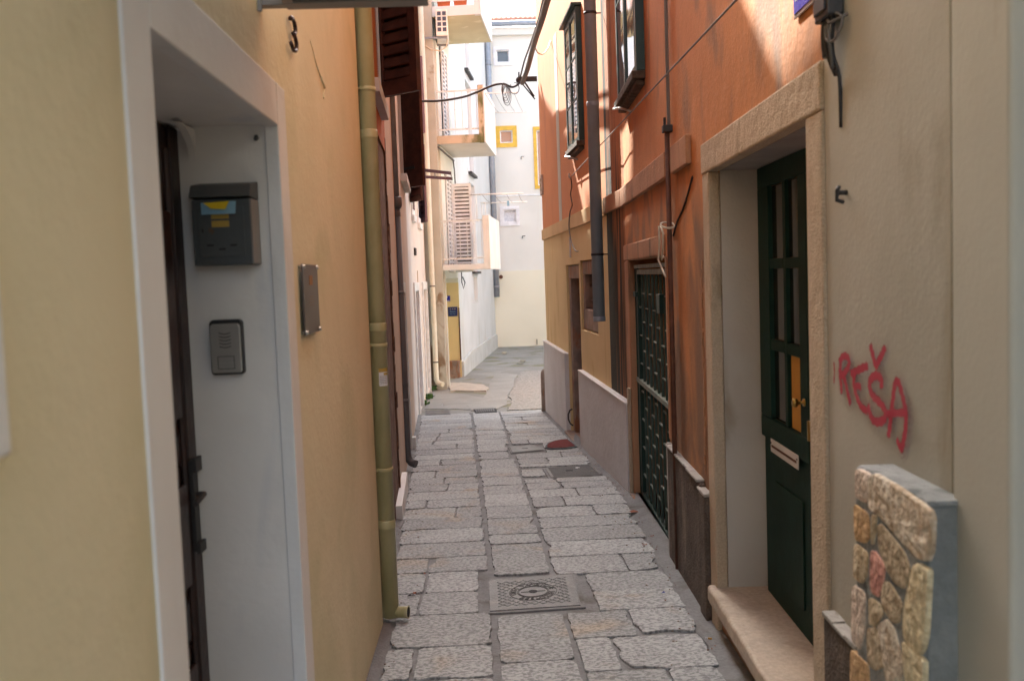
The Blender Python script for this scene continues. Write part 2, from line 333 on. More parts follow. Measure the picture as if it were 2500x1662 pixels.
def pavermat():
    m = mat('bush_hammered_limestone', (.365,.375,.375), (.315,.325,.325), 2.2, .72, 0, 60, island=.14, stain=(.37,.315,.25), ssc=(1.1,1.1,1), slo=.56, shi=.76)
    n = m.node_tree.nodes; L = m.node_tree.links; p = n['Principled BSDF']
    g = n.new('ShaderNodeNewGeometry'); mp = n.new('ShaderNodeMapping'); mp.inputs['Scale'].default_value = (1, 1.5, 1); L.new(g.outputs['Position'], mp.inputs[0])
    t = n.new('ShaderNodeTexNoise'); t.inputs['Scale'].default_value = 46; t.inputs['Detail'].default_value = 4; t.inputs['Roughness'].default_value = .6; L.new(mp.outputs[0], t.inputs[0])
    src = p.inputs['Base Color'].links[0].from_socket
    r = n.new('ShaderNodeMapRange'); r.interpolation_type = 'SMOOTHSTEP'; L.new(t.outputs[0], r.inputs[0]); r.inputs[1].default_value = .40; r.inputs[2].default_value = .57
    r.inputs[3].default_value = .56; r.inputs[4].default_value = 1.16
    vm = n.new('ShaderNodeVectorMath'); vm.operation = 'SCALE'; L.new(src, vm.inputs[0]); L.new(r.outputs[0], vm.inputs['Scale'])
    # scattered dirt spots
    t2 = n.new('ShaderNodeTexNoise'); t2.inputs['Scale'].default_value = 9; t2.inputs['Detail'].default_value = 8; t2.inputs['Roughness'].default_value = .75; L.new(g.outputs['Position'], t2.inputs[0])
    r2 = n.new('ShaderNodeMapRange'); L.new(t2.outputs[0], r2.inputs[0]); r2.inputs[1].default_value = .62; r2.inputs[2].default_value = .70; r2.inputs[3].default_value = 0; r2.inputs[4].default_value = .55
    mx = n.new('ShaderNodeMix'); mx.data_type = 'RGBA'; L.new(r2.outputs[0], mx.inputs[0]); L.new(vm.outputs[0], mx.inputs[6]); mx.inputs[7].default_value = (.15,.125,.105,1)
    L.new(mx.outputs[2], p.inputs['Base Color'])
    b = n.new('ShaderNodeBump'); b.inputs['Strength'].default_value = .55; b.inputs['Distance'].default_value = .004
    L.new(t.outputs[0], b.inputs['Height']); L.new(b.outputs[0], p.inputs['Normal'])
    return m
MT['paver'] = pavermat()
# ------------------------------------------------------------------ building helpers
def facade(mb, W, s0, s1, zb, zt, holes=(), thick=4.0, d=0.0, back=False):
    ss = sorted({s0, s1}|{h[i] for h in holes for i in (0, 1) if s0 < h[i] < s1})
    zz = sorted({zb, zt}|{h[i] for h in holes for i in (2, 3) if zb < h[i] < zt})
    for i in range(len(ss)-1):
        for j in range(len(zz)-1):
            a, b, c, e = ss[i], ss[i+1], zz[j], zz[j+1]; ms, mz = (a+b)/2, (c+e)/2
            if any(h[0] < ms < h[1] and h[2] < mz < h[3] for h in holes): continue
            mb.face([W.P(a,c,d), W.P(b,c,d), W.P(b,e,d), W.P(a,e,d)])
    for h in holes:
        a, b, c, e, dp = h[:5]; k = d-dp
        mb.face([W.P(a,c,d),W.P(a,e,d),W.P(a,e,k),W.P(a,c,k)]); mb.face([W.P(b,c,d),W.P(b,e,d),W.P(b,e,k),W.P(b,c,k)])
        mb.face([W.P(a,c,d),W.P(b,c,d),W.P(b,c,k),W.P(a,c,k)]); mb.face([W.P(a,e,d),W.P(b,e,d),W.P(b,e,k),W.P(a,e,k)])
        mb.face([W.P(a,c,k),W.P(b,c,k),W.P(b,e,k),W.P(a,e,k)])
    k = d-thick
    mb.face([W.P(s0,zb,d),W.P(s0,zt,d),W.P(s0,zt,k),W.P(s0,zb,k)]); mb.face([W.P(s1,zb,d),W.P(s1,zt,d),W.P(s1,zt,k),W.P(s1,zb,k)])
    mb.face([W.P(s0,zt,d),W.P(s1,zt,d),W.P(s1,zt,k),W.P(s0,zt,k)]); mb.face([W.P(s0,zb,k),W.P(s1,zb,k),W.P(s1,zt,k),W.P(s0,zt,k)])
    return mb
def louvre(mb, hinge, dirv, z0, z1, wd, n, th=.035, st=.05, tilt=.022, board=True, o=.42):
    dv = Vector(dirv).normalized(); nv = Vector((dv.y, -dv.x, 0)); W = Wall.of(hinge, dv, nv)
    mb.wbox(W, 0, st, z0, z1, 0, th); mb.wbox(W, wd-st, wd, z0, z1, 0, th)
    mb.wbox(W, st, wd-st, z0, z0+st*1.6, 0, th); mb.wbox(W, st, wd-st, z1-st*1.3, z1, 0, th)
    za, zb = z0+st*1.6, z1-st*1.3; h = (zb-za)/n
    if board: mb.wbox(W, .004, wd-.004, z0+.004, z1-.004, -.008, -.0005)
    for k in range(n):
        c = za+h*(k+.5)
        mb.box8([W.P(st,c-h*o,th*.5+tilt*.7), W.P(wd-st,c-h*o,th*.5+tilt*.7), W.P(wd-st,c+h*.30,th*.5-tilt*.7), W.P(st,c+h*.30,th*.5-tilt*.7),
                 W.P(st,c-h*.30,th*.5+tilt), W.P(wd-st,c-h*.30,th*.5+tilt), W.P(wd-st,c+h*o,th*.5-tilt*.3), W.P(st,c+h*o,th*.5-tilt*.3)])
    return mb
def rough_slab(mb, W, s0, s1, z0, z1, d0, d1, amp=.006, n=24, sd=0):
    # a slab whose outer edge is worn: rows of (top back, top edge, front edge, bottom edge, bottom back)
    rows = []
    for k in range(n+1):
        s_ = s0+(s1-s0)*k/n; a = noise.noise(Vector((s_*9, sd, 1)))*amp+noise.noise(Vector((s_*40, sd, 5)))*amp*.5; b = noise.noise(Vector((s_*12, sd, 8)))*amp
        rows.append([W.P(s_,z1,d0), W.P(s_,z1+b*.3,d1-.010+a), W.P(s_,z1-.009+b,d1+a), W.P(s_,z0,d1+a*.6), W.P(s_,z0,d0)])
    for p, q in zip(rows[:-1], rows[1:]):
        for j in range(5): mb.face([p[j], q[j], q[(j+1)%5], p[(j+1)%5]])
    mb.face(rows[0]); mb.face(rows[-1][::-1]); return mb
def ftext(txt, size, ext=.002):
    cu = bpy.data.curves.new('t', 'FONT'); cu.body = txt; cu.size = size; cu.extrude = ext; cu.align_x = 'CENTER'; cu.align_y = 'CENTER'
    o = bpy.data.objects.new('t', cu); COL.objects.link(o); dg = bpy.context.evaluated_depsgraph_get(); dg.update()
    me = bpy.data.meshes.new_from_object(o.evaluated_get(dg)); vs = [v.co.copy() for v in me.vertices]; fs = [list(p.vertices) for p in me.polygons]
    bpy.data.objects.remove(o); bpy.data.curves.remove(cu); bpy.data.meshes.remove(me); return vs, fs
def addtext(mb, W, s, z, d, txt, size, ext=.0012, flip=1, squash=1.0):
    vs, fs = ftext(txt, size, ext); i = len(mb.v)
    mb.v += [W.P(s+v.x*flip*squash, z+v.y, d+v.z) for v in vs]
    for f in fs: mb.f.append([i+k for k in f]); mb.sm.append(False)
    return mb
LW1 = Wall(-.545, 0.0, 1); LW2 = Wall(-.60, -.0396, 1, 5.0); LW3 = Wall(-1.0, .012, 1, 15.1)
RA = Wall(.93, .045, -1); RG = Wall(1.54, -.031, -1); W4 = Wall(-.63, .114, 1, 18.45)
YB = 8.03                                # where the right hand row of houses bends
# ------------------------------------------------------------------ SETTING: ground
mb = MB(); ys = [-9, 0]+[YF*i/10 for i in range(1, 11)]+[30, 60, 200]
for a, b in zip(ys[:-1], ys[1:]):
    mb.face([(-60,a,gz(a)-.006), (60,a,gz(a)-.006), (60,b,gz(b)-.006), (-60,b,gz(b)-.006)])
tag(mb.build('ground', MT['mortar']), kind='structure')
YP = 15.02                               # end of the stone paving
mb = MB(); nx, ny = 40, 48
def cyard(i, j):
    x = -3+11*i/nx; y = YP+.02+15*j/ny
    return Vector((x, y, gz(y)+.002+.008*max(0, min(1, (y-15.6)*2))*(noise.noise(Vector((x*.8, y*.8, 3)))+.35*noise.noise(Vector((x*3, y*3, 9))))))
for i in range(nx):
    for j in range(ny): mb.face([cyard(i,j), cyard(i+1,j), cyard(i+1,j+1), cyard(i,j+1)], True)
tag(mb.build('courtyard_paving', MT['asph']), kind='structure')
def flat(pts, h, th=.01):
    m_ = MB(); P_ = [G(u, v) for u, v in pts]
    # jitter the outline a little so patches look laid by hand
    Q = []
    for a, b in zip(P_, P_[1:]+P_[:1]):
        for k in range(6):
            q = a.lerp(b, k/6); Q.append(Vector((q.x+random.uniform(-.02,.02), q.y+random.uniform(-.05,.05), q.z+h)))
    m_.prism(Q, (0, 0, -th)); return m_
tag(flat([(1150,1003),(1215,1000),(1240,985),(1236,972),(1250,950),(1262,915),(1210,912),(1195,945),(1180,975),(1140,992)], .015, .03).build('concrete_path', MT['patch']), kind='structure')
tag(flat([(1238,1003),(1332,998),(1332,905),(1272,908),(1262,930),(1243,968),(1250,985)], .017, .04).build('rough_path', MT['patchd']), kind='structure')
tag(flat([(1035,1000),(1150,1000),(1190,975),(1130,962),(1060,960)], .013, .03).build('side_path', MT['patch']), kind='structure')
# paving stones: three bands of hand-cut slabs
mb = MB()
def jA(y): return .40-.0125*max(0, y-7) if y > 7 else .395+.003*(7-y)
def jB(y): return .03-.018*max(0, y-5.5)
def xl(y): return (-.545 if y < 4.8 else -.60-.0396*(y-5))
def xr(y): return (.93+.045*y if y < YB else 1.54-.031*y)
BLK = []                                 # rectangles kept free for covers (x0,x1,y0,y1)
def stone(x0, x1, y0, y1, fx0=None):
    g = .005+random.random()*.004
    x0 += g; x1 -= g; y0 += g*.7; y1 -= g*.7
    if x1-x0 < .06 or y1-y0 < .06: return
    pts = []; sd_ = random.random()*100; r = min(.035, (y1-y0)*.2)*random.uniform(.25, 1)
    def edge(a, b):
        n_ = max(3, int((Vector(b)-Vector(a)).length/.028))
        for k in range(n_): pts.append(Vector(a).lerp(Vector(b), k/n_))
    edge((x0+r,y0),(x1-r,y0)); edge((x1-r,y0),(x1,y0+r)); edge((x1,y0+r),(x1,y1-r)); edge((x1,y1-r),(x1-r,y1)); edge((x1-r,y1),(x0+r,y1)); edge((x0+r,y1),(x0,y1-r)); edge((x0,y1-r),(x0,y0+r)); edge((x0,y0+r),(x0+r,y0))
    c = Vector(((x0+x1)/2, (y0+y1)/2)); h = .002+random.random()*.003; tx, ty = random.uniform(-.004,.004), random.uniform(-.006,.006)
    out = []
    for p in pts:
        k = noise.noise(Vector((p.x*14, p.y*14, sd_)))*.010+noise.noise(Vector((p.x*50, p.y*50, sd_)))*.006
        big = noise.noise(Vector((p.x*4, p.y*4, sd_+7)))
        if big > .30: k -= (big-.30)*.10
        q = p+(p-c).normalized()*k
        out.append(Vector((q.x, q.y, gz(q.y)+h+tx*(q.x-c.x)+ty*(q.y-c.y))))
    top = [Vector((c.x+(p.x-c.x)*(1-.010), c.y+(p.y-c.y)*(1-.016), p.z+.0035)) for p in out]
    i = len(mb.v); n_ = len(out)
    mb.v += [p+Vector((0,0,-.03)) for p in out]+out+top
    for k in range(n_):
        k2 = (k+1)%n_
        mb.f.append([i+k, i+k2, i+n_+k2, i+n_+k]); mb.sm.append(False)
        mb.f.append([i+n_+k, i+n_+k2, i+2*n_+k2, i+2*n_+k]); mb.sm.append(True)
    mb.f.append([i+2*n_+k for k in range(n_)]); mb.sm.append(False)
def band(fl, fr, rows, splitp, skipx=()):
    for y0, y1 in zip(rows[:-1], rows[1:]):
        ym = (y0+y1)/2; a, b = fl(ym), fr(ym); wd = b-a
        cuts = [a]
        if random.random() < splitp and wd > .5:
            c = a+wd*random.uniform(.28, .72); cuts.append(c)
            if wd > .85 and random.random() < .35: cuts.append(c+(b-c)*.5)
        cuts.append(b)
        for p, q in zip(cuts[:-1], cuts[1:]):
            segs = [(p, q)]
            for bx0, bx1, by0, by1 in BLK:
                if y1 > by0+.03 and y0 < by1-.03:
                    ns = []
                    for sg in segs:
                        s0, s1 = sg[:2]
                        if len(sg) > 2: ns.append(sg); continue
                        if s1 <= bx0+.05 or s0 >= bx1-.05: ns.append((max(s0, bx1+.015) if s0 >= bx1-.05 else s0, min(s1, bx0-.015) if s1 <= bx0+.05 else s1)); continue
                        ov = min(y1, by1)-max(y0, by0)
                        if ov < .5*(y1-y0):
                            if y0 < by0: ns.append((s0, s1, y0, by0-.015))
                            else: ns.append((s0, s1, by1+.015, y1))
                            continue
                        if s0 < bx0-.08: ns.append((s0, bx0-.015))
                        if s1 > bx1+.08: ns.append((bx1+.015, s1))
                    segs = ns
            for s_ in segs:
                if len(s_) == 2: stone(s_[0], s_[1], y0, y1)
                else: stone(*s_)
def rowsgen(y0, y1, lo, hi, given=()):
    r = list(given) or [y0]
    while r[-1] < y1-.2: r.append(r[-1]+random.uniform(lo, hi))
    r[-1] = y1; return r
BLK += [(-.03,.57,4.90,5.58)]
plate = [G(1244,1092), G(1305,1088), G(1325,1099), G(1251,1106)]
rib = [G(1331,1144), G(1443,1135), G(1471,1158), G(1345,1167)]
for q in (plate, rib): BLK.append((min(p.x for p in q)-.01, max(p.x for p in q)+.01, min(p.y for p in q)-.01, max(p.y for p in q)+.01))
near = [1.2,1.6,2.0,2.4,2.8,3.2,3.62]
band(lambda y: xl(y)+.05, lambda y: jB(y)-.012, rowsgen(0, YP, .33, .42, near+[4.03,4.43,4.92,5.32,5.75,6.1,6.5,6.92]), .62)
band(lambda y: jB(y)+.012, lambda y: jA(y)-.008, rowsgen(0, YP, .40, .62, near[:5]+[3.3,4.18,4.86,5.62,6.38,6.66,7.2]), 0)
band(lambda y: jA(y)+.008, lambda y: xr(y)-.10, rowsgen(0, YP, .33, .43, near[:6]+[3.55,4.02,4.45,4.85,5.2,5.57,5.98,6.38,6.8]), .62)
tag(mb.build('stone_paving', MT['paver']), kind='structure')
# mortar fillets along both walls
mb = MB()
for side in (0, 1):
    y = 1.0
    while y < 14.8:
        y2 = y+.25
        if side: a, b = (xr(y)-.12+random.uniform(0,.03), xr(y)+.02); h = .030
        else: a, b = (xl(y)-.02, xl(y)+.07-random.uniform(0,.03)); h = .022
        a2, b2 = (xr(y2)-.12, xr(y2)+.02) if side else (xl(y2)-.02, xl(y2)+.06)
        ia, ib = (.003, h) if side else (h, .003)
        mb.face([(a,y,gz(y)+ia),(b,y,gz(y)+ib),(b2,y2,gz(y2)+ib),(a2,y2,gz(y2)+ia)])
        y = y2
tag(mb.build('gutter_mortar', MT['mortar']), kind='structure')

# ------------------------------------------------------------------ LEFT: near peach house
T = thing('peach_house', 'peach plastered house with white framed recessed doorway, nearest on the left', 'house', (-.545, 1.6, gz(1.6)))
dS0, dS1, dZ1 = 1.665, 2.728, 2.055
mb = facade(MB(), LW1, -1.6, 4.78, -1.2, 8.0, [(dS0,dS1,gz(2.2)+.02,dZ1,.302), (.33,.97,1.51,2.59,.12)])
mb.build('wall', MT['peach'], T)
fr = MB(); z0 = gz(2.5)-.1
fr.wbox(LW1, dS0-.128, dS0+.006, z0, dZ1+.115, -.035, .006); fr.wbox(LW1, dS1-.008, dS1+.112, z0, dZ1+.115, -.035, .006)
fr.wbox(LW1, dS0+.007, dS1-.009, dZ1-.008, dZ1+.115, -.035, .006)
fr.build('door_surround', MT['white'], T, .004)
rv = MB()
rv.prism([LW1.P(dS0+.004,z0,-.299), LW1.P(dS0+.0001,z0,-.299), LW1.P(dS0+.0001,dZ1,-.299), LW1.P(dS1-.0001,dZ1,-.299), LW1.P(dS1-.0001,z0,-.299), LW1.P(dS1-.004,z0,-.299), LW1.P(dS1-.004,dZ1-.004,-.299), LW1.P(dS0+.004,dZ1-.004,-.299)], LW1.n*.269)
rv.build('door_reveal', MT['reveal'], T)
dr = MB(); x = -.297
dr.wbox(LW1, dS0, dS1, z0, dZ1-.01, x, x+.012)
for a, b in ((dS0, dS0+.07), (dS1-.085, dS1-.01)): dr.wbox(LW1, a, b, z0, dZ1-.01, x+.0125, x+.022)
ar = []
for k in range(13):
    t = math.pi/2*k/12; ar.append((dS1-.01-.13*(1-math.sin(t)), dZ1-.06-.16*(1-math.cos(t))))
D_ = dr.build('door', MT['brown'], T, .004)
pn = MB()
for a, b in ((dS0+.10, dS0+.46), (dS0+.56, dS1-.12)):
    for k, (zc, zd) in enumerate(((z0+.15, .62), (.74, 1.12), (1.2, dZ1-.2))):
        pn.wbox(LW1, a, b, zc, zd, x+.013, x+.022); pn.wbox(LW1, a+.04, b-.04, zc+.05, zd-.05, x+.023, x+.036)
pn.wbox(LW1, dS0+.48, dS0+.54, z0, dZ1-.06, x+.013, x+.045)
for q in (dS1-.115, dS1-.10): pn.wbox(LW1, q-.05, q-.042, z0, dZ1-.08, x+.023, x+.034)
pn.build('panelling', MT['brown'], D_, .004)
hd = MB(); hs_ = dS1-.075
hd.wbox(LW1, hs_-.022, hs_+.022, .86, 1.12, x+.023, x+.034); hd.wbox(LW1, hs_-.026, hs_+.03, 1.085, 1.125, x+.035, x+.045); hd.wbox(LW1, hs_-.026, hs_+.03, .855, .885, x+.035, x+.045)
hd.tube([LW1.P(hs_, 1.02, x+.034), LW1.P(hs_, 1.02, x+.055), LW1.P(hs_-.10, 1.015, x+.060)], .008)
hd.build('handle', MT['irond'], D_, .002)
# rounded dark head of the doorway
hdm = MB(); hdm.prism([LW1.P(dS1-.012, dZ1-.012, -.247), LW1.P(dS1-.16, dZ1-.012, -.247)]+[LW1.P(dS1-.012-.14*(1-math.sin(k*math.pi/16)), dZ1-.012-.09*(1-math.cos(k*math.pi/16)) , -.247) for k in range(9)], LW1.n*.02)
hdm.build('door_head', MT['reveal'], T)
stp = MB(); stp.wbox(LW1, dS0, dS1, gz(2.2)-.1, gz(2.2)+.035, -.295, -.008); stp.build('doorstep', MT['step'], T)
wf = MB()
for a, b, c, e in ((.22,.32,1.42,2.72), (.98,1.072,1.42,2.72), (.32,.98,2.60,2.72), (.32,.98,1.42,1.50)): wf.wbox(LW1, a, b, c, e, -.02, .018)
W_ = wf.build('window', MT['white'], T, .006)
p_ = MB(); p_.wbox(LW1, .335, .965, 1.515, 2.585, -.115, -.10); p_.build('pane', MT['gdark'], W_)
# scratch in the plaster: pale filler scar
sc_ = MB(); pts = [(757,100),(765,128),(772,160),(783,190),(792,215),(789,240)]
for (a, b), (c, e), r0 in zip(pts[:-1], pts[1:], (.002,.003,.004,.007,.005)):
    s0, q0 = LW1.at(a, b); s1, q1 = LW1.at(c, e); sc_.tube([LW1.P(s0,q0,0), LW1.P(s1,q1,0)], r0, 6)
sc_.build('filler_scar', MT['peach'], T)
# canopy over the door
zc = LW1.at(636, 25)[1]; T2 = thing('door_canopy', 'flat grey metal canopy fixed above the recessed doorway', 'canopy', LW1.P(1.9, zc, 0))
e0 = D(700, 15, 2.58).x; e1 = D(1046, 10, 2.58).x
m_ = MB()
yb = 2.53
m_.box((e0, yb, zc-.004), (e1, yb+.06, zc+.05)); m_.box((e0, 1.0, zc-.004), (e0+.03, yb-.001, zc+.05)); m_.box((e1-.03, 1.0, zc-.004), (e1, yb-.001, zc+.05)); m_.box((e0, .94, zc-.004), (e1, .999, zc+.05))
m_.build('frame', MT['alu'], T2, .003)
m_ = MB(); m_.box((e0+.031, 1.0, zc+.02), (e1-.031, yb-.002, zc+.028)); m_.build('panel', MT['plaque'], T2)
for yy in (1.2, 2.565):
    m_ = MB(); m_.box((-.545, yy, zc+.003), (e0-.001, yy+.035, zc+.030)); m_.box((-.5445, yy-.012, zc-.015), (-.533, yy-.001, zc+.045)); m_.build('bracket', MT['alu'], T2, .002)
# number 3
s_, z_ = LW1.at(704, 75)
m_ = MB(); pts = []
for k in range(11):
    a = math.radians(150-k*24); pts.append((math.cos(a)*.026, .032+math.sin(a)*.028))
for k in range(11):
    a = math.radians(90-k*24); pts.append((math.cos(a)*.030, -.028+math.sin(a)*.032))
m_.tube([LW1.P(s_+a*1.7, z_+b*.80-.012, .014) for a, b in pts], [.0065]*len(pts), 8)
tag(m_.build('house_number', MT['brown'], loc=LW1.P(s_, z_, 0)), 'dark metal numeral 3 on the peach wall beside the canopy', 'house number')
# plaque
W = LW1; sa, za = W.at(726, 648); sb, zb = W.at(763, 648); _, zc2 = W.at(736, 820); zb2 = W.at(768, 808)[1]
T3 = thing('acrylic_plaque', 'tall smoked acrylic nameplate screwed to the peach wall', 'plaque', W.P(sa, zc2, 0))
m_ = MB(); m_.wbox(W, sa, sb, (zc2+zb2)/2, (za+W.at(763,645)[1])/2, .010, .015); m_.build('plate', MT['plaque'], T3)
zt_, zb_ = (za+W.at(763,645)[1])/2, (zc2+zb2)/2; sm_ = (sa+sb)/2
m_ = MB(); m_.wbox(W, sm_-.03, sm_+.03, zt_-.065, zt_-.035, .0152, .0158); m_.build('emblem', MT['plaqm'], T3)
m_ = MB()
for k, wd in enumerate((.035,.05,.05,.04)): m_.wbox(W, sm_-wd*.9, sm_+wd*.9, zt_-.105-k*.009, zt_-.102-k*.009, .0152, .0157)
m_.build('lettering', MT['plaqt'], T3)
for a, b in ((sa+.012, zt_-.008), (sb-.012, zt_-.008), (sa+.012, zb_+.008), (sb-.012, zb_+.008)):
    m_ = MB(); m_.tube([W.P(a,b,0), W.P(a,b,.022)], .006, 12); m_.build('screw', MT['steel'], T3)
# mailbox on the far jamb of the doorway (faces the camera)
WV = Wall.of((-.545, 2.722, 0), (-1, 0, 0), (0, -1, 0))       # s grows into the recess
a0, zt = WV.at(474, 447, .10); a1, _ = WV.at(610, 440, .10); _, zbm = WV.at(545, 647, .10); a0 = WV.at(470, 560, .10)[0]; a1 = WV.at(612, 560, .10)[0]
T4 = thing('mailbox', 'dented dark grey metal mailbox with ochre name labels inside the left doorway', 'mailbox', WV.P((a0+a1)/2, zbm, 0))
m_ = MB(); m_.wbox(WV, a1, a0, zbm, zt-.045, .001, .098); m_.build('body', MT['mailbox'], T4, .003)
m_ = MB(); m_.prism([WV.P(a1-.004, zt-.044, .001), WV.P(a1-.004, zt+.008, .001), WV.P(a1-.004, zt-.005, .085), WV.P(a1-.004, zt-.040, .112)], WV.a*(a0-a1+.008)); m_.build('lid', MT['mailbox'], T4, .002)
m_ = MB(); m_.wbox(WV, a1-.0035, a1-.0005, zbm+.002, zt-.046, .002, .094); m_.build('side_edge', MT['mailside'], T4)
m_ = MB(); m_.wbox(WV, a1+.016, a0-.016, zbm+.022, zt-.066, .0985, .103); dd = m_.build('door', MT['mailbox'], T4, .002)
hh = zt-zbm
for q, zz in ((.30,.24), (.50,.19), (.70,.235)): m_ = MB(); m_.wbox(WV, a1+(a0-a1)*(1-q)-.009, a1+(a0-a1)*(1-q)+.009, zbm+hh*zz-.002, zbm+hh*zz+.003, .1031, .1036); m_.build('view_slot', MT['darkgap'], dd)
m_ = MB(); m_.wbox(WV, a0-.03, a0-.026, zbm+hh*.40, zbm+hh*.44, .1031, .1036); m_.build('keyhole', MT['darkgap'], dd)
for zz in (.60, .50):
    m_ = MB(); m_.wbox(WV, a1+(a0-a1)*.36, a1+(a0-a1)*.66, zbm+hh*zz-.009, zbm+hh*zz+.008, .1031, .1045); m_.build('name_label', MT['ymark'], dd)
m_ = MB(); m_.prism([WV.P(a0-.028, zt-.055, .104), WV.P(a1+.035, zt-.052, .104), WV.P(a1+.033, zt-.088, .125), WV.P(a0-.032, zt-.088, .118)], WV.n*.002)
tag(m_.build('leaflet', MT['bflyer'], loc=WV.P((a0+a1)/2, zt-.07, .1)), 'pale blue leaflet sticking out of the grey mailbox slot', 'leaflet')
m_ = MB(); m_.prism([WV.P(a0-.036, zt-.056, .112), WV.P(a1+.050, zt-.053, .114), WV.P(a1+.058, zt-.076, .130), WV.P(a0-.06, zt-.073, .126)], WV.n*.002)
tag(m_.build('leaflet', MT['yflyer'], loc=WV.P((a0+a1)/2, zt-.06, .11)), 'bright yellow leaflet lying on the blue one in the mailbox slot', 'leaflet')
# intercom
c0 = WV.at(512, 845, .03)[0]; c1 = WV.at(592, 845, .03)[0]; zt = WV.at(550, 779, .03)[1]; zb = WV.at(560, 915, .03)[1]
T5 = thing('intercom', 'silver door intercom with black edge and curved speaker slots', 'intercom', WV.P((c0+c1)/2, zb, 0))
def rrect(W, s0, s1, z0, z1, r, d, top=0.0):
    P_ = []
    for cx_, cz_, a in ((s1-r, z1-r, 0), (s0+r, z1-r, 90), (s0+r, z0+r, 180), (s1-r, z0+r, 270)):
        for k in range(5):
            t = math.radians(a+k*22.5); P_.append((cx_+r*math.cos(t), cz_+r*math.sin(t)))
    return [W.P(a, b+(top*(1-((a-(s0+s1)/2)/((s1-s0)/2))**2) if b > (z0+z1)/2 else 0), d) for a, b in P_]
m_ = MB(); m_.prism(rrect(WV, c1, c0, zb, zt-.004, .010, 0, .006), WV.n*.026); m_.build('back_case', MT['black'], T5, .003)
m_ = MB(); m_.prism(rrect(WV, c1+.003, c0-.003, zb+.006, zt-.016, .008, .027, .010), WV.n*.010); fp = m_.build('faceplate', MT['silver'], T5, .003)
m_ = MB(); cc = (c0+c1)/2
for k in range(5):
    zz = zt-.038-k*.0095; m_.tube([WV.P(cc+.016*t, zz-.004*(1-t*t), .0372) for t in (-1,-.6,-.2,.2,.6,1)], .0013, 6)
m_.build('speaker_slots', MT['black'], fp)
m_ = MB(); zz = zb+.036
for a, b, c, e in ((cc-.022,cc+.022,zz+.017,zz+.0185), (cc-.022,cc+.022,zz-.0185,zz-.017), (cc-.0235,cc-.022,zz-.0185,zz+.0185), (cc+.022,cc+.0235,zz-.0185,zz+.0185)): m_.wbox(WV, a, b, c, e, .0372, .0382)
m_.build('button_frame', MT['black'], fp)
m_ = MB(); m_.wbox(WV, cc-.0215, cc+.0215, zz-.0165, zz+.0005, .0372, .0390); m_.build('call_button', MT['silver'], fp, .0006)
m_ = MB(); q = WV.at(628, 338, .0); m_.tube([WV.P(q[0], q[1], 0), WV.P(q[0], q[1]+.003, .012), WV.P(q[0], q[1]-.006, .02)], .006, 8)
tag(m_.build('wall_hook', MT['irond'], loc=WV.P(q[0], q[1], 0)), 'small bent hook high on the white door jamb above the mailbox', 'hook')
# ------------------------------------------------------------------ LEFT: pipes
def pipe(name, label, m, base, ztop, r, clamps=(), joints=(), toe=None, clampmat='galv', lean=(0,0)):
    t = thing(name, label, 'drainpipe', base); b = Vector(base)
    m_ = MB(); tp = Vector((b.x+lean[0], b.y+lean[1], ztop)); pts = [tp]
    if toe:
        tv = Vector(toe); e = b+Vector((0,0,r+.02)); pts += [e+Vector((0,0,.09)), e+Vector((0,0,.05))+tv*.15, e+Vector((0,0,.015))+tv*.45, e+tv]
    else: pts += [b]
    m_.tube(pts, r, 20); m_.build('pipe', m, t)
    for z in joints:
        f = (z-b.z)/(ztop-b.z); c = b.lerp(tp, f); m_ = MB(); m_.tube([Vector((c.x,c.y,z)), Vector((c.x,c.y,z+.006)), Vector((c.x,c.y,z+.040)), Vector((c.x,c.y,z+.046))], [r*1.01, r*1.055, r*1.055, r*1.01], 20); m_.build('collar', m, t)
    for z, nv in clamps:
        f = (z-b.z)/(ztop-b.z); c = b.lerp(tp, f); m_ = MB(); m_.tube([Vector((c.x,c.y,z)), Vector((c.x,c.y,z+.022))], r*1.08, 20)
        nv = Vector(nv); m_.tube([Vector((c.x,c.y,z+.011))+nv.normalized()*r*.9, Vector((c.x,c.y,z+.011))+nv], .006, 6); m_.build('clamp', MT[clampmat], t)
    return t
pb = D(951, 1434, 4.86); pb = Vector((pb.x, 4.86, gz(4.86)+.03))
zz = [D(905, v, 4.86).z for v in (810, 1290, 1360, 340, 45)]
y_pipe = pipe('yellow_drainpipe', 'fat yellow green drainpipe at the corner of the peach house', MT['ypipe'], pb, 9.4, .044,
     clamps=[(D(920, 848, 4.86).z, (-.09,-.10,0)), (D(895, 225, 4.86).z, (-.09,-.10,0)), (D(935,1150,4.86).z,(-.07,-.10,0))], joints=[zz[0], zz[1], zz[3]], clampmat='ypipe')
m_ = MB(); q = Vector((pb.x, pb.y, D(970,1493,4.86).z)); m_.tube([q, q+Vector((.085,-.02,.004)), q+Vector((.095,-.022,.004))], [.030,.030,.034], 16); m_.build('outlet_stub', MT['ypipe'], y_pipe)
m_ = MB(); m_.tube([q+Vector((.0945,-.0219,.004)), q+Vector((.0955,-.0221,.004))], .027, 16); m_.build('outlet_mouth', MT['darkgap'], y_pipe)
st = MB(); sx, sz = pb.x+.010, D(935, 897, 4.86).z; hw = .021; h2 = D(935, 940, 4.86).z
for k in range(4):
    a0_ = -1.55+k*.27; a1_ = a0_+.27
    q = [Vector((pb.x+math.cos(a)*.0455, pb.y+math.sin(a)*.0455, 0)) for a in (a0_, a1_)]
    st.face([(q[0].x,q[0].y,h2), (q[1].x,q[1].y,h2), (q[1].x,q[1].y,sz), (q[0].x,q[0].y,sz)])
stk = st.build('sticker', MT['paper'], y_pipe)
st = MB()
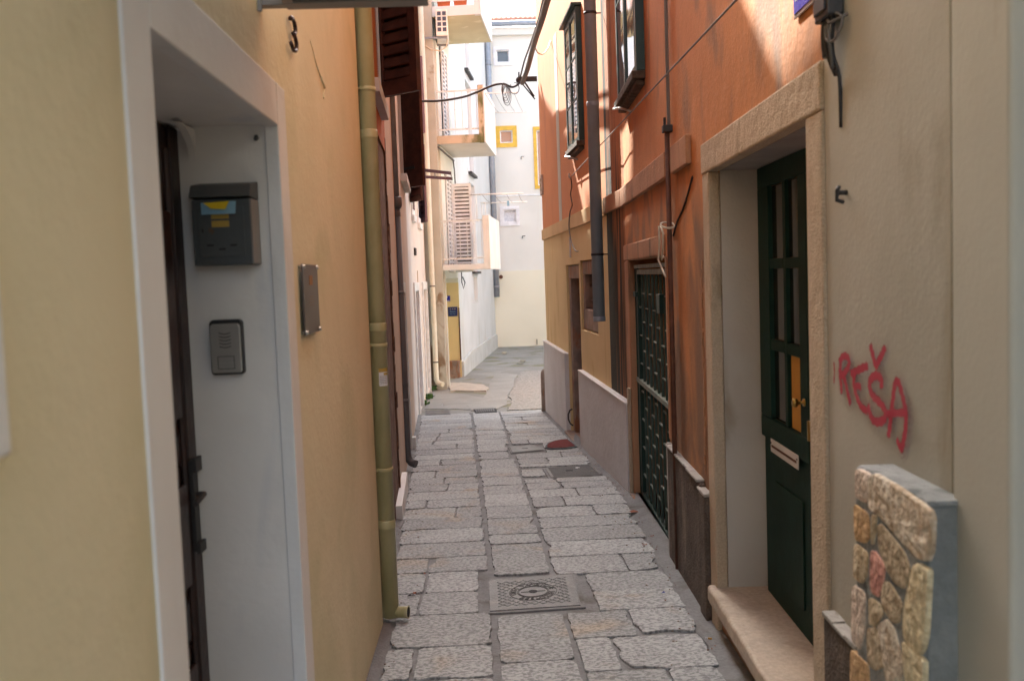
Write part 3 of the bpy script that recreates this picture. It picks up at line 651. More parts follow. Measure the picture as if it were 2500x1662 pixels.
for k in range(4):
    a0_ = -1.55+k*.27; a1_ = a0_+.27; q = [Vector((pb.x+math.cos(a)*.0460, pb.y+math.sin(a)*.0460, 0)) for a in (a0_, a1_)]
    st.face([(q[0].x,q[0].y,sz-.020), (q[1].x,q[1].y,sz-.020), (q[1].x,q[1].y,sz), (q[0].x,q[0].y,sz)])
    if k > 1: st.face([(q[0].x,q[0].y,sz-.036), (q[1].x,q[1].y,sz-.036), (q[1].x,q[1].y,sz-.024), (q[0].x,q[0].y,sz-.024)])
st.build('sticker_header', MT['ymark'], stk)
st = MB()
for j in range(5):
    z = h2+.012+j*.009
    for k in range(3):
        a0_ = -1.45+k*.27; a1_ = a0_+.25; q = [Vector((pb.x+math.cos(a)*.0460, pb.y+math.sin(a)*.0460, 0)) for a in (a0_, a1_)]
        st.face([(q[0].x,q[0].y,z), (q[1].x,q[1].y,z), (q[1].x,q[1].y,z+.0025), (q[0].x,q[0].y,z+.0025)])
st.build('sticker_print', MT['cablet'], stk)
# ------------------------------------------------------------------ LEFT: narrow brown house, salmon house, pink house
T = thing('brown_render_house', 'narrow house with bare brown render below burnt orange plaster behind the yellow drainpipe', 'house', LW2.P(1.5, gz(6.5), 0))
mb = facade(MB(), LW2, -.12, 3.0, -1.4, 2.66); mb.build('wall', MT['rough'], T)
mb = facade(MB(), LW2, -.12, 3.0, 2.661, 8.1, [(1.55, 2.45, 3.0, 4.5, .18)], d=.012); mb.build('upper_wall', MT['orange2'], T)
m_ = MB(); m_.wbox(LW2, 1.45, 1.55, 2.95, 4.55, .0, .03); m_.wbox(LW2, 2.45, 2.53, 2.95, 4.55, .0, .03); m_.wbox(LW2, 1.4, 2.58, 2.86, 2.95, 0, .07); f_ = m_.build('window', MT['pframe'], T, .004)
m_ = MB(); m_.wbox(LW2, 1.56, 2.44, 3.01, 4.49, -.16, -.15); m_.build('pane', MT['gdark'], f_)
rl = MB()                                # ragged plaster edge at the far end
for k in range(26):
    z = -.3+k*.118; rl.wbox(LW2, 2.93+random.uniform(-.03,.02), 3.0, z, z+.13, .001, .010+random.random()*.012)
rl.build('ragged_edge', MT['rough'], T, .004)
P0 = LW2.P(2.52, 3.02, .02)
m_ = louvre(MB(), P0, (.30,-.24,0), 3.02, 4.6, .42, 15, th=.045, st=.07, tilt=.012)

m_.build('shutter', MT['shutter'], T, .002)
m_ = MB(); m_.wbox(LW2, 2.48, 2.55, 3.32, 3.36, .0, .03); m_.build('hinge', MT['irond'], T)
m_ = MB(); m_.wbox(LW2, 2.3, 3.6, -.6, gz(7.9)+.14, .0, .05); tag(m_.build('white_kerb_block', MT['white'], loc=LW2.P(3, gz(8), 0)), 'low white block along the wall foot below the brown render', 'kerb block')
T = thing('salmon_house', 'salmon plastered house with dark brown folding shutters above the grey drainpipe', 'house', LW2.P(5.5, gz(10.5), 0))
mb = facade(MB(), LW2, 3.001, 8.33, -1.4, 8.2, [(5.42, 6.12, -.44, 1.46, .16), (6.7, 8.1, 2.9, 4.4, .14)])
mb.build('wall', MT['salmon'], T)
mb = MB(); mb.wprism(LW2, [(3.0,8.201), (6.0,8.35), (8.33,10.7), (8.33,8.201)], -4, 0); mb.build('shadow_gable', MT['salmon'], T)  # unseen roofline, sloped for the shadow it casts on the orange wall
m_ = MB()
for a, b, c, e in ((5.25,5.428,-.5,1.57), (6.112,6.30,-.5,1.57), (5.43,6.11,1.452,1.57)): m_.wbox(LW2, a, b, c, e, -.02, .018)
m_.wbox(LW2, 6.2, 6.32, -.55, -.28, .0, .06)
m_.build('door_surround', MT['pframe'], T, .004)
m_ = MB(); m_.wbox(LW2, 5.42, 6.12, -.45, 1.46, -.155, -.12); m_.build('door', MT['taupe'], T, .004)
WQ = Wall.of(LW2.P(8.17, 0, .02), Vector((.22,-.22,0)), Vector((-.22,-.22,0)))
m_ = MB(); m_.wbox(WQ, 0, .40, 2.86, 4.6, 0, .04); m_.wbox(WQ, .001, .06, 2.862, 4.598, .0405, .048); m_.wbox(WQ, .34, .398, 2.862, 4.598, .0405, .048); f_ = m_.build('shutter', MT['shutter'], T, .003)
for z in (3.1, 4.2): m_ = MB(); m_.wbox(WQ, .0, .25, z, z+.035, .0485, .056); m_.build('hinge_strap', MT['irond'], f_)
m_ = MB(); m_.wbox(LW2, 6.72, 8.08, 2.92, 4.38, -.13, -.12); m_.build('window', MT['gdark'], T)
m_ = MB(); m_.wbox(LW2, 6.6, 8.25, 2.80, 2.89, 0, .08); m_.build('window_sill', MT['pframe'], T, .004)
T = thing('pink_house', 'pale pink house with white framed doors at the end of the left row', 'house', LW3.P(1.5, gz(16), 0))
mb = facade(MB(), LW2, 8.331, 10.105, -1.4, 10.7); mb.build('near_wall', MT['pink'], T)  # top raised out of view to shade the orange wall
mb = MB(); mb.wprism(LW3, [(0.001,9.401), (0.001,10.6), (.7,10.3), (1.1,9.401)], -4, 0); mb.build('shadow_gable', MT['pink'], T)  # unseen block added to keep sun off the wall opposite
mb = facade(MB(), LW3, .0, 3.33, -1.4, 9.4, [(.22,.98,-.56,1.42,.12), (2.18,3.14,-.50,1.42,.12)]); mb.build('wall', MT['pink'], T)
for (a, b), mm in (((.22,.98), 'lilac'), ((2.18,3.14), 'offwh')):
    m_ = MB()
    m_.wbox(LW3, a-.13, a+.008, -.6, 1.55, -.02, .03); m_.wbox(LW3, b-.008, b+.13, -.6, 1.55, -.02, .03); m_.wbox(LW3, a+.009, b-.009, 1.412, 1.55, -.02, .03); m_.build('door_surround', MT['louvre'], T, .004)
    m_ = MB(); m_.wbox(LW3, a, b, -.6, 1.42, -.115, -.07)
    dd = m_.build('door', MT[mm], T, .004)
    m_ = MB(); m_.tube([LW3.P(b-.08,.5,-.07), LW3.P(b-.08,.5,-.02), LW3.P(b-.18,.5,-.02)], .009, 8); m_.build('handle', MT['steel'], dd)
m_ = MB(); m_.wbox(LW3, 1.05, 1.13, 1.15, 1.75, .0, .012); m_.build('cable_duct', MT['salmon'], T)
m_ = MB(); m_.wbox(LW3, .55, .80, 2.0, 2.12, .001, .03); m_.build('vent', MT['irond'], T)
for hs1, zz, mm, dv, ln in ((.25, 2.84, 'shutter', (.2,-.30,0), .38), (2.55, 2.64, 'plum', (.14,-.35,0), .32), (1.2, 4.9, 'plum', (.10,-.35,0), .36), (2.9, 4.3, 'plum', (.14,-.3,0), .30)):
    m_ = louvre(MB(), LW3.P(hs1, zz, .02), dv, zz, zz+(1.6 if mm == 'shutter' else 1.4), ln, 12); m_.build('shutter', MT[mm], T, .002)
for a, b, zz in ((.35, .95, 2.55), (1.7, 2.4, 2.5)):
    m_ = MB(); m_.wbox(LW3, a, b, zz, zz+.1, 0, .05); m_.wbox(LW3, a+.02, b-.02, zz+.1, zz+1.3, 0, .02); f_ = m_.build('window', MT['louvre'], T, .004)
    m_ = MB(); m_.wbox(LW3, a+.1, b-.1, zz+.2, zz+1.2, .021, .024); m_.build('pane', MT['gdark'], f_)
gp = Vector((LW2.P(4.62,0,.05).x, LW2.P(4.62,0,.05).y, gz(9.6)+.02)); gp.x = D(996, 1150, gp.y).x
zc_ = D(968, 505, gp.y).z; y2_ = gp.y
gpipe = pipe('grey_drainpipe', 'dark grey drainpipe with galvanised upper length on the salmon house', MT['grey'], gp, zc_, .040,
     clamps=[(D(980,715,y2_).z,(-.05,-.03,0)), (D(985,978,y2_).z,(-.05,-.03,0)), (D(968,500,y2_).z,(-.06,-.03,0))], joints=[zc_-.10, D(985,945,y2_).z], toe=(.09,-.04,0))
m_ = MB(); m_.tube([Vector((gp.x,gp.y,zc_)), Vector((gp.x,gp.y,8.2))], .036, 18); m_.build('upper_pipe', MT['galv'], gpipe)
m_ = MB(); m_.tube([Vector((gp.x,gp.y,zc_-.02)), Vector((gp.x,gp.y,zc_+.01)), Vector((gp.x,gp.y,zc_+.09)), Vector((gp.x,gp.y,zc_+.10))], [.045,.060,.060,.045], 20); m_.build('funnel_collar', MT['grey'], gpipe)
cpx = D(1060, 800, 18.36).x
pipe('cream_drainpipe', 'slim cream drainpipe with curved foot in front of the stained pillar', MT['cpipe'], (cpx, 18.36, gz(18)+.06), 8.6, .05,
     clamps=[(D(1060,885,18.36).z,(.0,.06,0)), (D(1055,700,18.36).z,(.0,.06,0))], toe=(.13,-.10,0), clampmat='grey')
# ------------------------------------------------------------------ COURTYARD: cream house with balconies
GY = gz(20)
T = thing('balcony_house', 'cream apartment house with stained beige corner and balconies facing the courtyard', 'apartment house', (-.63, 18.45, GY))
WP = Wall.of((-1.05, 18.45, 0), (1, 0, 0), (0, -1, 0))
mb = MB(); mb.box((-1.3, 18.45, -1.5), (-.63, 18.78, 7.6)); mb.build('corner_pillar', MT['pillar'], T, .012)
mb = facade(MB(), W4, .335, 2.28, -1.5, 7.6, [(.42, 2.275, -1.4, 1.60, .75), (.85,1.62,1.72,3.75,.10), (.75,1.60,4.22,6.25,.10)]); mb.build('wall', MT['cream'], T)
mb = MB(); mb.wprism(W4, [(0,7.601),(0,9.1),(1.9,9.2),(2.28,9.6),(2.28,7.601)], -4, 0); mb.build('shadow_gable', MT['cream'], T)  # unseen roof edge, shaped to bound the sunlit area on the far right wall
mb = MB(); j0 = W4.P(2.262, 0, .003)
mb.box8([W4.P(2.262,-1.2,-.74),W4.P(2.274,-1.2,-.74),W4.P(2.274,-1.2,.002),W4.P(2.262,-1.2,.002),W4.P(2.262,1.50,-.74),W4.P(2.274,1.50,-.74),W4.P(2.274,1.50,.002),W4.P(2.262,1.50,.002)])
mb.build('entrance_wall', MT['yellow'], T)
mb = MB(); mb.wbox(W4, 2.08, 2.2615, -1.2, GY+.38, -.74, -.03); mb.build('entrance_step', MT['stoneold'], T, .01)
mb = MB(); mb.wbox(W4, 2.245, 2.262, GY+.38, .95, -.02, .004); mb.build('entrance_frame', MT['rust'], T)
def balcony(zb, fas, par, m1, m2, sofm, parh=.93):
    Z1 = zb+fas; dp = .945
    m_ = MB(); m_.wbox(W4, .02, 2.24, zb+.012, zb+fas, .002, dp-.002); m_.build('balcony_slab', MT[sofm], T)
    m_ = MB(); m_.wbox(W4, -.001, .019, zb, Z1, .002, dp-.13); m_.wbox(W4, -.001, .10, zb-.001, Z1+parh, dp-.129, dp-.03); m_.build('balcony_edge', MT[m1], T, .008)
    m_ = MB(); m_.wprism(W4, [(-.003,zb-.003),(-.003,Z1+parh),(.10,Z1+parh+.002),(2.245,Z1+parh),(2.245,zb-.003)], dp-.029, dp+.001); m_.build('balcony_parapet', MT[m2], T, .008)
    rl = MB()
    for z in (Z1+.10, Z1+parh-.10): rl.wbox(W4, .035, .065, z, z+.028, .0, dp-.13)
    for k in range(6):
        q = .08+k*(dp-.24)/5; rl.wbox(W4, .043, .057, Z1+.10, Z1+parh-.10, q-.007, q+.007)
    rl.build('railing', MT['rail'], T)
    return Z1
za = W4.at(1085, 661)[1]
B1 = balcony(za, .11, 0, 'balc', 'balc', 'soffitw')
B2 = balcony(W4.at(1070, 355)[1], .16, 0, 'moss', 'whitew', 'soffitw')
B3 = balcony(W4.at(1057, 46)[1], .19, 0, 'whitew', 'whitew', 'soffit')
for zz in (1.72, 4.22):
    for a in (.86, 1.24):
        m_ = louvre(MB(), W4.P(a, zz, .01), W4.a, zz+.01, zz+2.02, .375, 22, th=.03, st=.045, tilt=.010, board=False, o=.30); sdo = m_.build('shutter_door', MT['louvre'], T)
        m_ = MB(); m_.wbox(W4, a+.03, a+.345, zz+.08, zz+1.95, .0105, .014); m_.build('slat_shade', MT['acd'], sdo)  # dark board stands in for the shade between the slats
    m_ = MB(); m_.wbox(W4, .87, 1.60, zz+.02, zz+2.0, -.095, -.06); m_.build('door_glass', MT['gdark'], T)
m_ = louvre(MB(), W4.P(1.66, 1.62, .03), W4.n, 1.72, 3.58, .40, 22, th=.03, st=.05, tilt=.010, board=False, o=.30); sdo = m_.build('shutter_leaf', MT['louvre'], T)
WQ = Wall.of(W4.P(1.66,0,.03), W4.n, Vector((W4.n.y,-W4.n.x,0)))
m_ = MB(); m_.wbox(WQ, .03, .37, 1.80, 3.52, .004, .008); m_.build('slat_shade', MT['cablet'], sdo)  # grey sheet puts the shade behind the slats into colour
for a, b, c in ((1078,388,2.0),): pass
# cable run along the underside of the middle balcony
m_ = MB(); cpts = [W4.P(t, W4.at(1070,358)[1]-.03, .02) for t in (0, .8, 1.6, 2.2)]; m_.tube(cpts, .018, 8)
q = W4.P(2.0, cpts[0].z, .03); m_.tube([q, q+Vector((.02,-.02,-.25)), q+Vector((.03,-.02,-.7)), q+Vector((.03,0,-1.2))], .014, 8); m_.build('service_cable', MT['cablet'], T)
m_ = MB(); q = W4.P(2.5, za-.01, .05); m_.tube([q, q+Vector((0,0,-.25)), q+Vector((.03,0,-.38)), q+Vector((.07,0,-.25)), q+Vector((.02,0,-.12))], .012, 8)
tag(m_.build('hanging_cable', MT['cable'], loc=q), 'looped black cable hanging under the lowest balcony', 'cable')
# signs on the yellow entrance wall
WS = Wall.of(W4.P(2.259, 0, 0), -W4.n, -W4.a)
def signbox(name, label, u0, u1, v0, v1, mm, th=.012, W=WS, d=.0):
    a, z1_ = W.at((u0+u1)/2, v0); _, z0_ = W.at((u0+u1)/2, v1); s0 = W.at(u0, (v0+v1)/2)[0]; s1 = W.at(u1, (v0+v1)/2)[0]
    if s0 > s1: s0, s1 = s1, s0
    t = thing(name, label, 'sign', W.P((s0+s1)/2, z0_, 0))
    m_ = MB(); m_.wbox(W, s0, s1, z0_, z1_, d, d+th); m_.build('plate', MT[mm], t, .003)
    return t, (s0+s1)/2, (z0_+z1_)/2, s1-s0, z1_-z0_
t, a, z, wd, hh = signbox('house_number_sign', 'small blue enamel sign with white 7 on the yellow wall', 1086, 1099, 722, 736, 'blue')
m_ = MB(); addtext(m_, WS, a+wd*.12, z+.018, .0125, '7', .085, flip=-1); m_.build('numeral', MT['signw'], t)
m_ = MB()
for k in range(7): m_.wbox(WS, a-wd*.42+k*wd*.12, a-wd*.42+k*wd*.12+wd*.08, z-hh*.42, z-hh*.30, .0125, .014)
m_.build('street_lettering', MT['signw'], t)
t, a, z, wd, hh = signbox('lodging_sign', 'square navy sign with three stars on the yellow wall', 1094, 1117, 749, 772, 'navy')
m_ = MB()
for k in (-1, 0, 1):
    c = (a+k*.05, z+hh*.28); m_.wprism(WS, [(c[0]+(.019 if j%2 == 0 else .008)*math.sin(j*math.pi/5), c[1]+(.019 if j%2 == 0 else .008)*math.cos(j*math.pi/5)) for j in range(10)], .0125, .0145)
m_.build('stars', MT['gstar'], t)
m_ = MB(); addtext(m_, WS, a, z, .0125, 'Room', .05, flip=-1); addtext(m_, WS, a, z-hh*.24, .0125, 'Apartman', .03, flip=-1); m_.build('lettering', MT['bflyer'], t)
signbox('narrow_sign', 'narrow violet blue plate beside the navy star sign', 1086.5, 1091, 751, 770, 'violet')
# air conditioner, planters
zt = D(1078, 34, 18.62).z; zb = D(1078, 98, 18.62).z; xa = D(1065, 66, 18.5).x; xb = D(1093, 66, 18.5).x
T6 = thing('air_conditioner', 'boxy cream air conditioner outdoor unit below the highest balcony', 'air conditioner', ((xa+xb)/2, 18.5, zb))
m_ = MB(); m_.box((xa, 18.30, zb), (xb, 19.05, zt)); m_.build('casing', MT['ac'], T6, .01)
for i in range(2):
    for j in range(4):
        x0 = xa+(xb-xa)*(.14+.44*i); z0 = zb+(zt-zb)*(.16+.2*j); m_ = MB(); m_.box((x0, 18.293, z0), (x0+(xb-xa)*.32, 18.2995, z0+(zt-zb)*.145)); m_.build('air_grille', MT['acd'], T6)
m_ = MB(); m_.box((xa-.22, 18.35, zb-.035), (xb-.02, 18.39, zb-.003)); m_.box((xa-.22, 18.95, zb-.035), (xb-.02, 18.99, zb-.003)); m_.build('bracket', MT['galv'], T6)
m_ = MB(); q = Vector((xb-.02, 18.6, zb)); m_.tube([q, q+Vector((-.02,-.05,-.15)), q+Vector((-.14,-.12,-.24)), q+Vector((-.32,-.16,-.22)), q+Vector((-.40,-.16,-.16)), q+Vector((-.62,-.16,-.14))], .013, 8); m_.build('hose', MT['cablew'], T6)
def plantpot(x, y, z, wd, label):
    t = thing('flower_box', label, 'flower box', (x, y, z), 'flower boxes on the top balcony')
    m_ = MB(); m_.prism([(x-wd*.42,y-.07,z),(x+wd*.42,y-.07,z),(x+wd*.5,y-.09,z+.16),(x-wd*.5,y-.09,z+.16)], (0,.16,0)); m_.build('pot', MT['terra'], t, .006)
    m_ = MB()
    for k in range(170):
        c = Vector((x+random.uniform(-wd*.5, wd*.5), y+random.uniform(-.10,.08), z+.16+abs(random.gauss(0,.10)))); a = Vector((random.gauss(0,1), random.gauss(0,1), random.gauss(0,.7))).normalized()*.035
        b = a.cross(Vector((random.gauss(0,1), random.gauss(0,1), 1))).normalized()*.018; m_.face([c-a, c-b, c+a, c+b])
    m_.build('foliage', MT['leaf'], t)
plantpot(-.40, 18.62, B3, .26, 'left terracotta flower box with green leaves behind the top railing')
plantpot(-.08, 18.60, B3, .26, 'right terracotta flower box with green leaves behind the top railing')
# laundry rack arms on the two lower balconies
def rack(zz, uv1, uv2, y1, y2, label, mm='rail'):
    a0_, a1_ = D(*uv1[0], y1), D(*uv1[1], y1); b0, b1 = D(*uv2[0], y2), D(*uv2[1], y2)
    for p in (a0_, a1_, b0, b1): p.z = zz
    t = thing('drying_rack', label, 'drying rack', a0_)
    for p, q in ((a0_, a1_), (b0, b1)):
        m_ = MB(); m_.tube([p, q], .014, 8); m_.build('arm', MT[mm], t)
    m_ = MB()
    for k in range(1, 5):
        f = k/4.4; p, q = a0_.lerp(a1_, f), b0.lerp(b1, f); m_.tube([p, p.lerp(q,.5)+Vector((0,0,-.03)), q], .0035, 5)
    m_.build('washing_lines', MT['cablet'], t); return t
rack(D(1200,225,18.4).z, ((1160,229),(1264,221)), ((1197,276),(1284,269)), 18.5, 20.7, 'white drying rack reaching out from the middle balcony')
tr = rack(D(1200,473,18.4).z, ((1147,475),(1277,468.6)), ((1173,496),(1287,488.5)), 18.5, 20.7, 'rusty white drying rack above the lowest balcony')
for u, yy in ((1163, 18.5), (1176, 20.5), (1184, 20.5)):
    p = D(u, 490, yy); m_ = MB(); m_.tube([Vector((p.x,yy,B1+.8)), Vector((p.x,yy,D(1200,473,18.4).z))], .010, 8); m_.build('post', MT['rail'], tr)
p = D(1241, 493, 20.7); m_ = MB(); m_.box((p.x-.03,20.68,p.z-.09),(p.x+.02,20.70,p.z+.02)); tag(m_.build('clothes_peg', MT['bflyer'], loc=p), 'blue peg hanging on the lower drying rack', 'peg')
a0_, a1_ = D(1034,414,15.2), D(1102,427,15.2); b0, b1 = D(1034,432,16.35), D(1105,440,16.35)
t = thing('laundry_bracket', 'pair of flat grey laundry arms reaching out below the brown shutters', 'drying rack', a0_)
for p, q in ((a0_,a1_),(b0,b1)):
    m_ = MB(); p = p-Vector((.25,0,0)); m_.prism([p, q, q+Vector((0,0,.05)), p+Vector((0,0,.05))], (0,.012,0)); m_.build('arm', MT['plum'], t)
m_ = MB()
for f in (.05,.4,.75,.98): m_.tube([a0_.lerp(a1_,f)+Vector((0,.01,.02)), b0.lerp(b1,f)+Vector((0,0,.02))], .006, 6)
m_.build('washing_lines', MT['cablet'], t)
# ------------------------------------------------------------------ COURTYARD: white side house
T = thing('white_side_house', 'weathered white rendered house running along the left of the courtyard', 'house', W4.P(5, GY, 0))
wins = [(4.98,6.22,6.70,8.9,.14), (4.98,6.22,4.20,6.45,.14), (4.98,6.22,1.75,3.95,.14), (5.2,6.0,.96,1.6,.12)]
mb = facade(MB(), W4, 2.281, 10.62, -1.5, 9.4, wins); mb.build('wall', MT['whitew'], T)
mb = MB(); mb.wprism(W4, [(2.281,9.401),(4.4,11.3),(10.62,11.3),(10.62,9.401)], -4, 0); mb.build('upper_wall', MT['whitew'], T)  # unseen top, its slope shaped to set the shadow edge across the alley
for h in wins[:3]:
    m_ = MB(); m_.wbox(W4, h[0]-.02, h[1]+.02, h[2]-.06, h[2]-.001, 0, .09); f_ = m_.build('window', MT['irond'], T)
    m_ = MB(); m_.wbox(W4, h[0]+.02, h[1]-.02, h[2]+.02, h[3]-.02, -.13, -.10); m_.build('shutter', MT['louvre'], f_)
m_ = MB(); m_.wbox(W4, 5.22, 5.98, .98, 1.58, -.115, -.10); m_.build('niche_back', MT['cream'], T)
m_ = MB(); m_.wprism(W4, [(2.3,-1.3),(2.3,GY+.34),(4,GY+.46),(10.6,GY+.42),(10.6,-1.3)], .0, .05); m_.build('base_course', MT['pframe'], T, .01)
pz = W4.P(10.45, 0, .10)
pipe('zinc_drainpipe', 'blue grey drainpipe at the far corner of the white side house', MT['zinc'], (D(1212,600,pz.y).x-.04, pz.y, D(1212,725,pz.y).z), 11, .085, clamps=[(D(1190,160,pz.y).z,(0,.1,0))], joints=[D(1212,700,pz.y).z-.02, D(1190,150,pz.y).z])
# ------------------------------------------------------------------ COURTYARD: back house
YBK = 29.05
WB = Wall.of((0, YBK, 0), (1, 0, 0), (0, -1, 0))
T = thing('back_house', 'tall off-white house closing the courtyard with small square windows and tiled roof', 'house', (1.5, YBK, GY))
def bw(u0, u1, v0, v1):
    s0, z1_ = WB.at(u0, v0); s1, z0_ = WB.at(u1, v1); return s0, s1, z0_, z1_
win = [bw(1211,1244,123,153), bw(1220,1252,319,349), bw(1228,1261,512,543), bw(1309,1345,318,452)]
zl = WB.at(1230, 662)[1]; ze = WB.at(1250, 88)[1]
mb = facade(MB(), WB, -1.2, 7.5, -1.5, ze, [(a,b,c,e,.12) for a,b,c,e in win], thick=6); mb.build('wall', MT['back'], T)
mb = MB(); mb.wbox(WB, .4, 7.4, -1.2, zl, 0, .02); mb.build('base_wall', MT['backlow'], T)
mb = MB(); z = WB.at(1270, 477)[1]; mb.wbox(WB, .6, 7.4, z-.02, z+.02, 0, .025); mb.build('string_course', MT['louvre'], T)
mb = MB(); mb.wbox(WB, -1.2, 7.5, ze, ze+.22, -.3, .14); mb.build('cornice', MT['back'], T)
mb = MB(); zg = ze+.30; mb.tube([(-1.3, YBK-.26, zg), (7.5, YBK-.26, zg)], .085, 14); mb.build('gutter', MT['zinc'], T)
mb = MB(); nx_ = 60
for k in range(nx_):
    x0 = -1.3+8.8*k/nx_; x1 = -1.3+8.8*(k+1)/nx_; xm = (x0+x1)/2
    for j in range(1):
        ya, yb_ = YBK-.24+j*.7, YBK-.24+(j+1)*.7; h0, h1 = zg+.06+j*.30, zg+.08+(j+1)*.30
        mb.face([(x0,ya,h0),(xm,ya,h0+.055),(xm,yb_,h1+.055),(x0,yb_,h1)], True); mb.face([(xm,ya,h0+.055),(x1,ya,h0),(x1,yb_,h1),(xm,yb_,h1+.055)], True)
        mb.face([(x0,ya,h0-.02),(x1,ya,h0-.02),(x1,ya,h0),(xm,ya,h0+.055),(x0,ya,h0)])
mb.build('roof', MT['tile'], T)
for (a, b, c, e), fm, gm, bd in zip(win, ('wframe','yframe','wframe','yframe'), ('gdark','ggrey','curtain','ggrey'), (.09,.13,.10,.10)):
    m_ = MB()
    for q in ((a-bd,a,c-bd,e+bd), (b,b+bd,c-bd,e+bd), (a,b,e,e+bd), (a,b,c-bd,c)): m_.wbox(WB, *q, 0, .03)
    f_ = m_.build('window', MT[fm], T)
    m_ = MB(); t_ = .035
    for q in ((a,a+t_,c,e), (b-t_,b,c,e), (a+t_,b-t_,e-t_,e), (a+t_,b-t_,c,c+t_)): m_.wbox(WB, *q, -.09, -.03)
    m_.build('frame', MT['wframe'], f_)
    m_ = MB(); m_.wbox(WB, a+t_, b-t_, c+t_, e-t_, -.11, -.10)
    if gm == 'curtain':
        m_ = MB(); n_ = 24
        for k in range(n_): 
            x0, x1 = a+t_+(b-a-2*t_)*k/n_, a+t_+(b-a-2*t_)*(k+1)/n_; o_ = .012*(k%2)
            m_.face([WB.P(x0,c+t_,-.10+o_), WB.P(x1,c+t_,-.088-o_), WB.P(x1,e-t_-.06,-.088-o_), WB.P(x0,e-t_-.06,-.10+o_)])
        m_.wbox(WB, a+t_, b-t_, c+t_, e-t_, -.119, -.112)
    m_.build('pane', MT[gm], f_)
m_ = MB(); q = WB.at(1223, 676); m_.tube([WB.P(q[0],q[1],0), WB.P(q[0],q[1],.05)], .06, 16); m_.build('vent', MT['rust'], T)
for u, v in ((1272,384), (1275,577)):
    m_ = MB(); q = WB.at(u, v); m_.tube([WB.P(q[0],q[1]-.06,.02), WB.P(q[0],q[1],.08), WB.P(q[0]+.09,q[1]+.01,.08)], .012, 6); m_.build('bracket', MT['irond'], T)
m_ = MB(); q = WB.at(1311, 840); m_.wbox(WB, q[0]-.01, q[0]+.01, q[1], q[1]+.16, .03, .06); m_.build('stake', MT['irond'], T)
# ------------------------------------------------------------------ RIGHT: greige house (nearest)
Bs = 2.765
sg0 = RA.at(2357, 600)[0]; sg1 = RA.at(2335, 600)[0]; sp0 = RA.at(2467, 600, .03)[0]
T = thing('greige_house', 'greige plastered house with red graffiti and a vertical groove, nearest on the right', 'house', RA.P(1.9, gz(2), 0))
mb = facade(MB(), RA, sg1, Bs, -1.2, 8.4, d=.012, thick=4); mb.build('wall', MT['beige'], T)
mb = facade(MB(), RA, -1.2, sp0+.001, -1.2, 8.4, d=-.025, thick=3.96)
facade(mb, RA, sp0+.0015, sg1-.001, -1.2, 8.4, d=-.07, thick=3.9); mb.build('recessed_wall', MT['beige'], T)
mb = MB(); mb.wbox(RA, sp0, sg0, -1.2, 8.3, -.08, .03); mb.build('pilaster', MT['beigel'], T, .012, 3)
mb = MB(); zc_ = RA.at(2040, 1530, .04)[1]; mb.wbox(RA, 1.9, Bs-.02, -1.2, zc_, .0, .045); mb.build('dark_plinth', MT['dplinth'], T, .01)
mb = MB()
for k in range(9): mb.wbox(RA, 1.9+k*.093, 1.9+(k+1)*.093, zc_+.001, zc_+.008+random.random()*.010, .0, .047+random.random()*.008)
mb.build('plinth_cap', MT['pcap'], T, .004)
# graffiti as a thin skin of paint
def gpt(cx, cy): return RA.at(1650+cx/1.9306, 850+cy/1.9306, .012)
strokes = [([(790,55),(786,90),(786,130),(790,170),(792,200)],1), ([(786,60),(800,38),(822,42),(830,68),(820,98),(800,122),(790,128)],1), ([(800,128),(812,160),(822,205),(834,252)],1),
 ([(842,118),(865,106),(890,94),(914,84)],1), ([(858,112),(853,150),(858,195),(872,240),(890,275),(912,292)],1), ([(860,182),(872,176),(884,180)],.9),
 ([(936,-4),(948,40),(960,80),(975,55),(990,25),(1000,2)],1),
 ([(988,172),(985,145),(965,128),(942,138),(930,165),(935,200),(955,232),(985,262),(1006,298),(1000,332),(975,346),(948,338),(932,305),(926,280)],1.1),
 ([(1022,405),(1028,360),(1036,290),(1045,215),(1054,162),(1068,158),(1082,200),(1096,260),(1104,315),(1102,380),(1094,430),(1085,472)],1), ([(1018,308),(1060,304),(1108,302)],.9), ([(1084,474),(1072,452),(1066,436)],.8),
 ([(764,70),(766,110),(764,160)],.6)]
vs, fs, cv = [], [], []
strokes = [(a, -b) for a, b in strokes if b > .7]+strokes
for k, (st_, wk) in enumerate(strokes):
    mist = wk < 0; wk = abs(wk)
    P_ = [Vector(gpt(*p)) for p in st_]
    Q = []
    for i in range(len(P_)-1):
        p0, p1, p2, p3 = P_[max(i-1,0)], P_[i], P_[i+1], P_[min(i+2,len(P_)-1)]
        for j in range(5):
            t = j/5; Q.append(.5*((2*p1)+(p2-p0)*t+(2*p0-5*p1+4*p2-p3)*t*t+(3*p1-p0-3*p2+p3)*t**3))
    Q.append(P_[-1]); n_ = len(Q); w0 = (.034 if mist else .0130)*wk
    Q = [Q[0]+(Q[0]-Q[1]).normalized()*w0]+Q+[Q[-1]+(Q[-1]-Q[-2]).normalized()*w0]; n_ += 2
    b0 = len(vs); dd = .0145+.0004*k
    for i, q in enumerate(Q):
        t = (Q[min(i+1,n_-1)]-Q[max(i-1,0)]).normalized(); nn = Vector((-t.y, t.x)); e = 0 if i in (0, n_-1) else 1
        for o_, c_ in ((-1,0),(-.42,1),(.42,1),(1,0)):
            r_ = q+nn*o_*w0*(1+.15*math.sin(i*1.7)); vs.append(RA.P(r_.x, r_.y, dd)); cv.append(c_*e*(.07 if mist else .55 if wk < .7 else 1))
    for i in range(n_-1):
        for j in range(3): a = b0+i*4+j; fs.append([a, a+1, a+5, a+4])
me = bpy.data.meshes.new('graffiti'); off = ROOT[T.name]; me.from_pydata([tuple(p-off) for p in vs], [], fs)
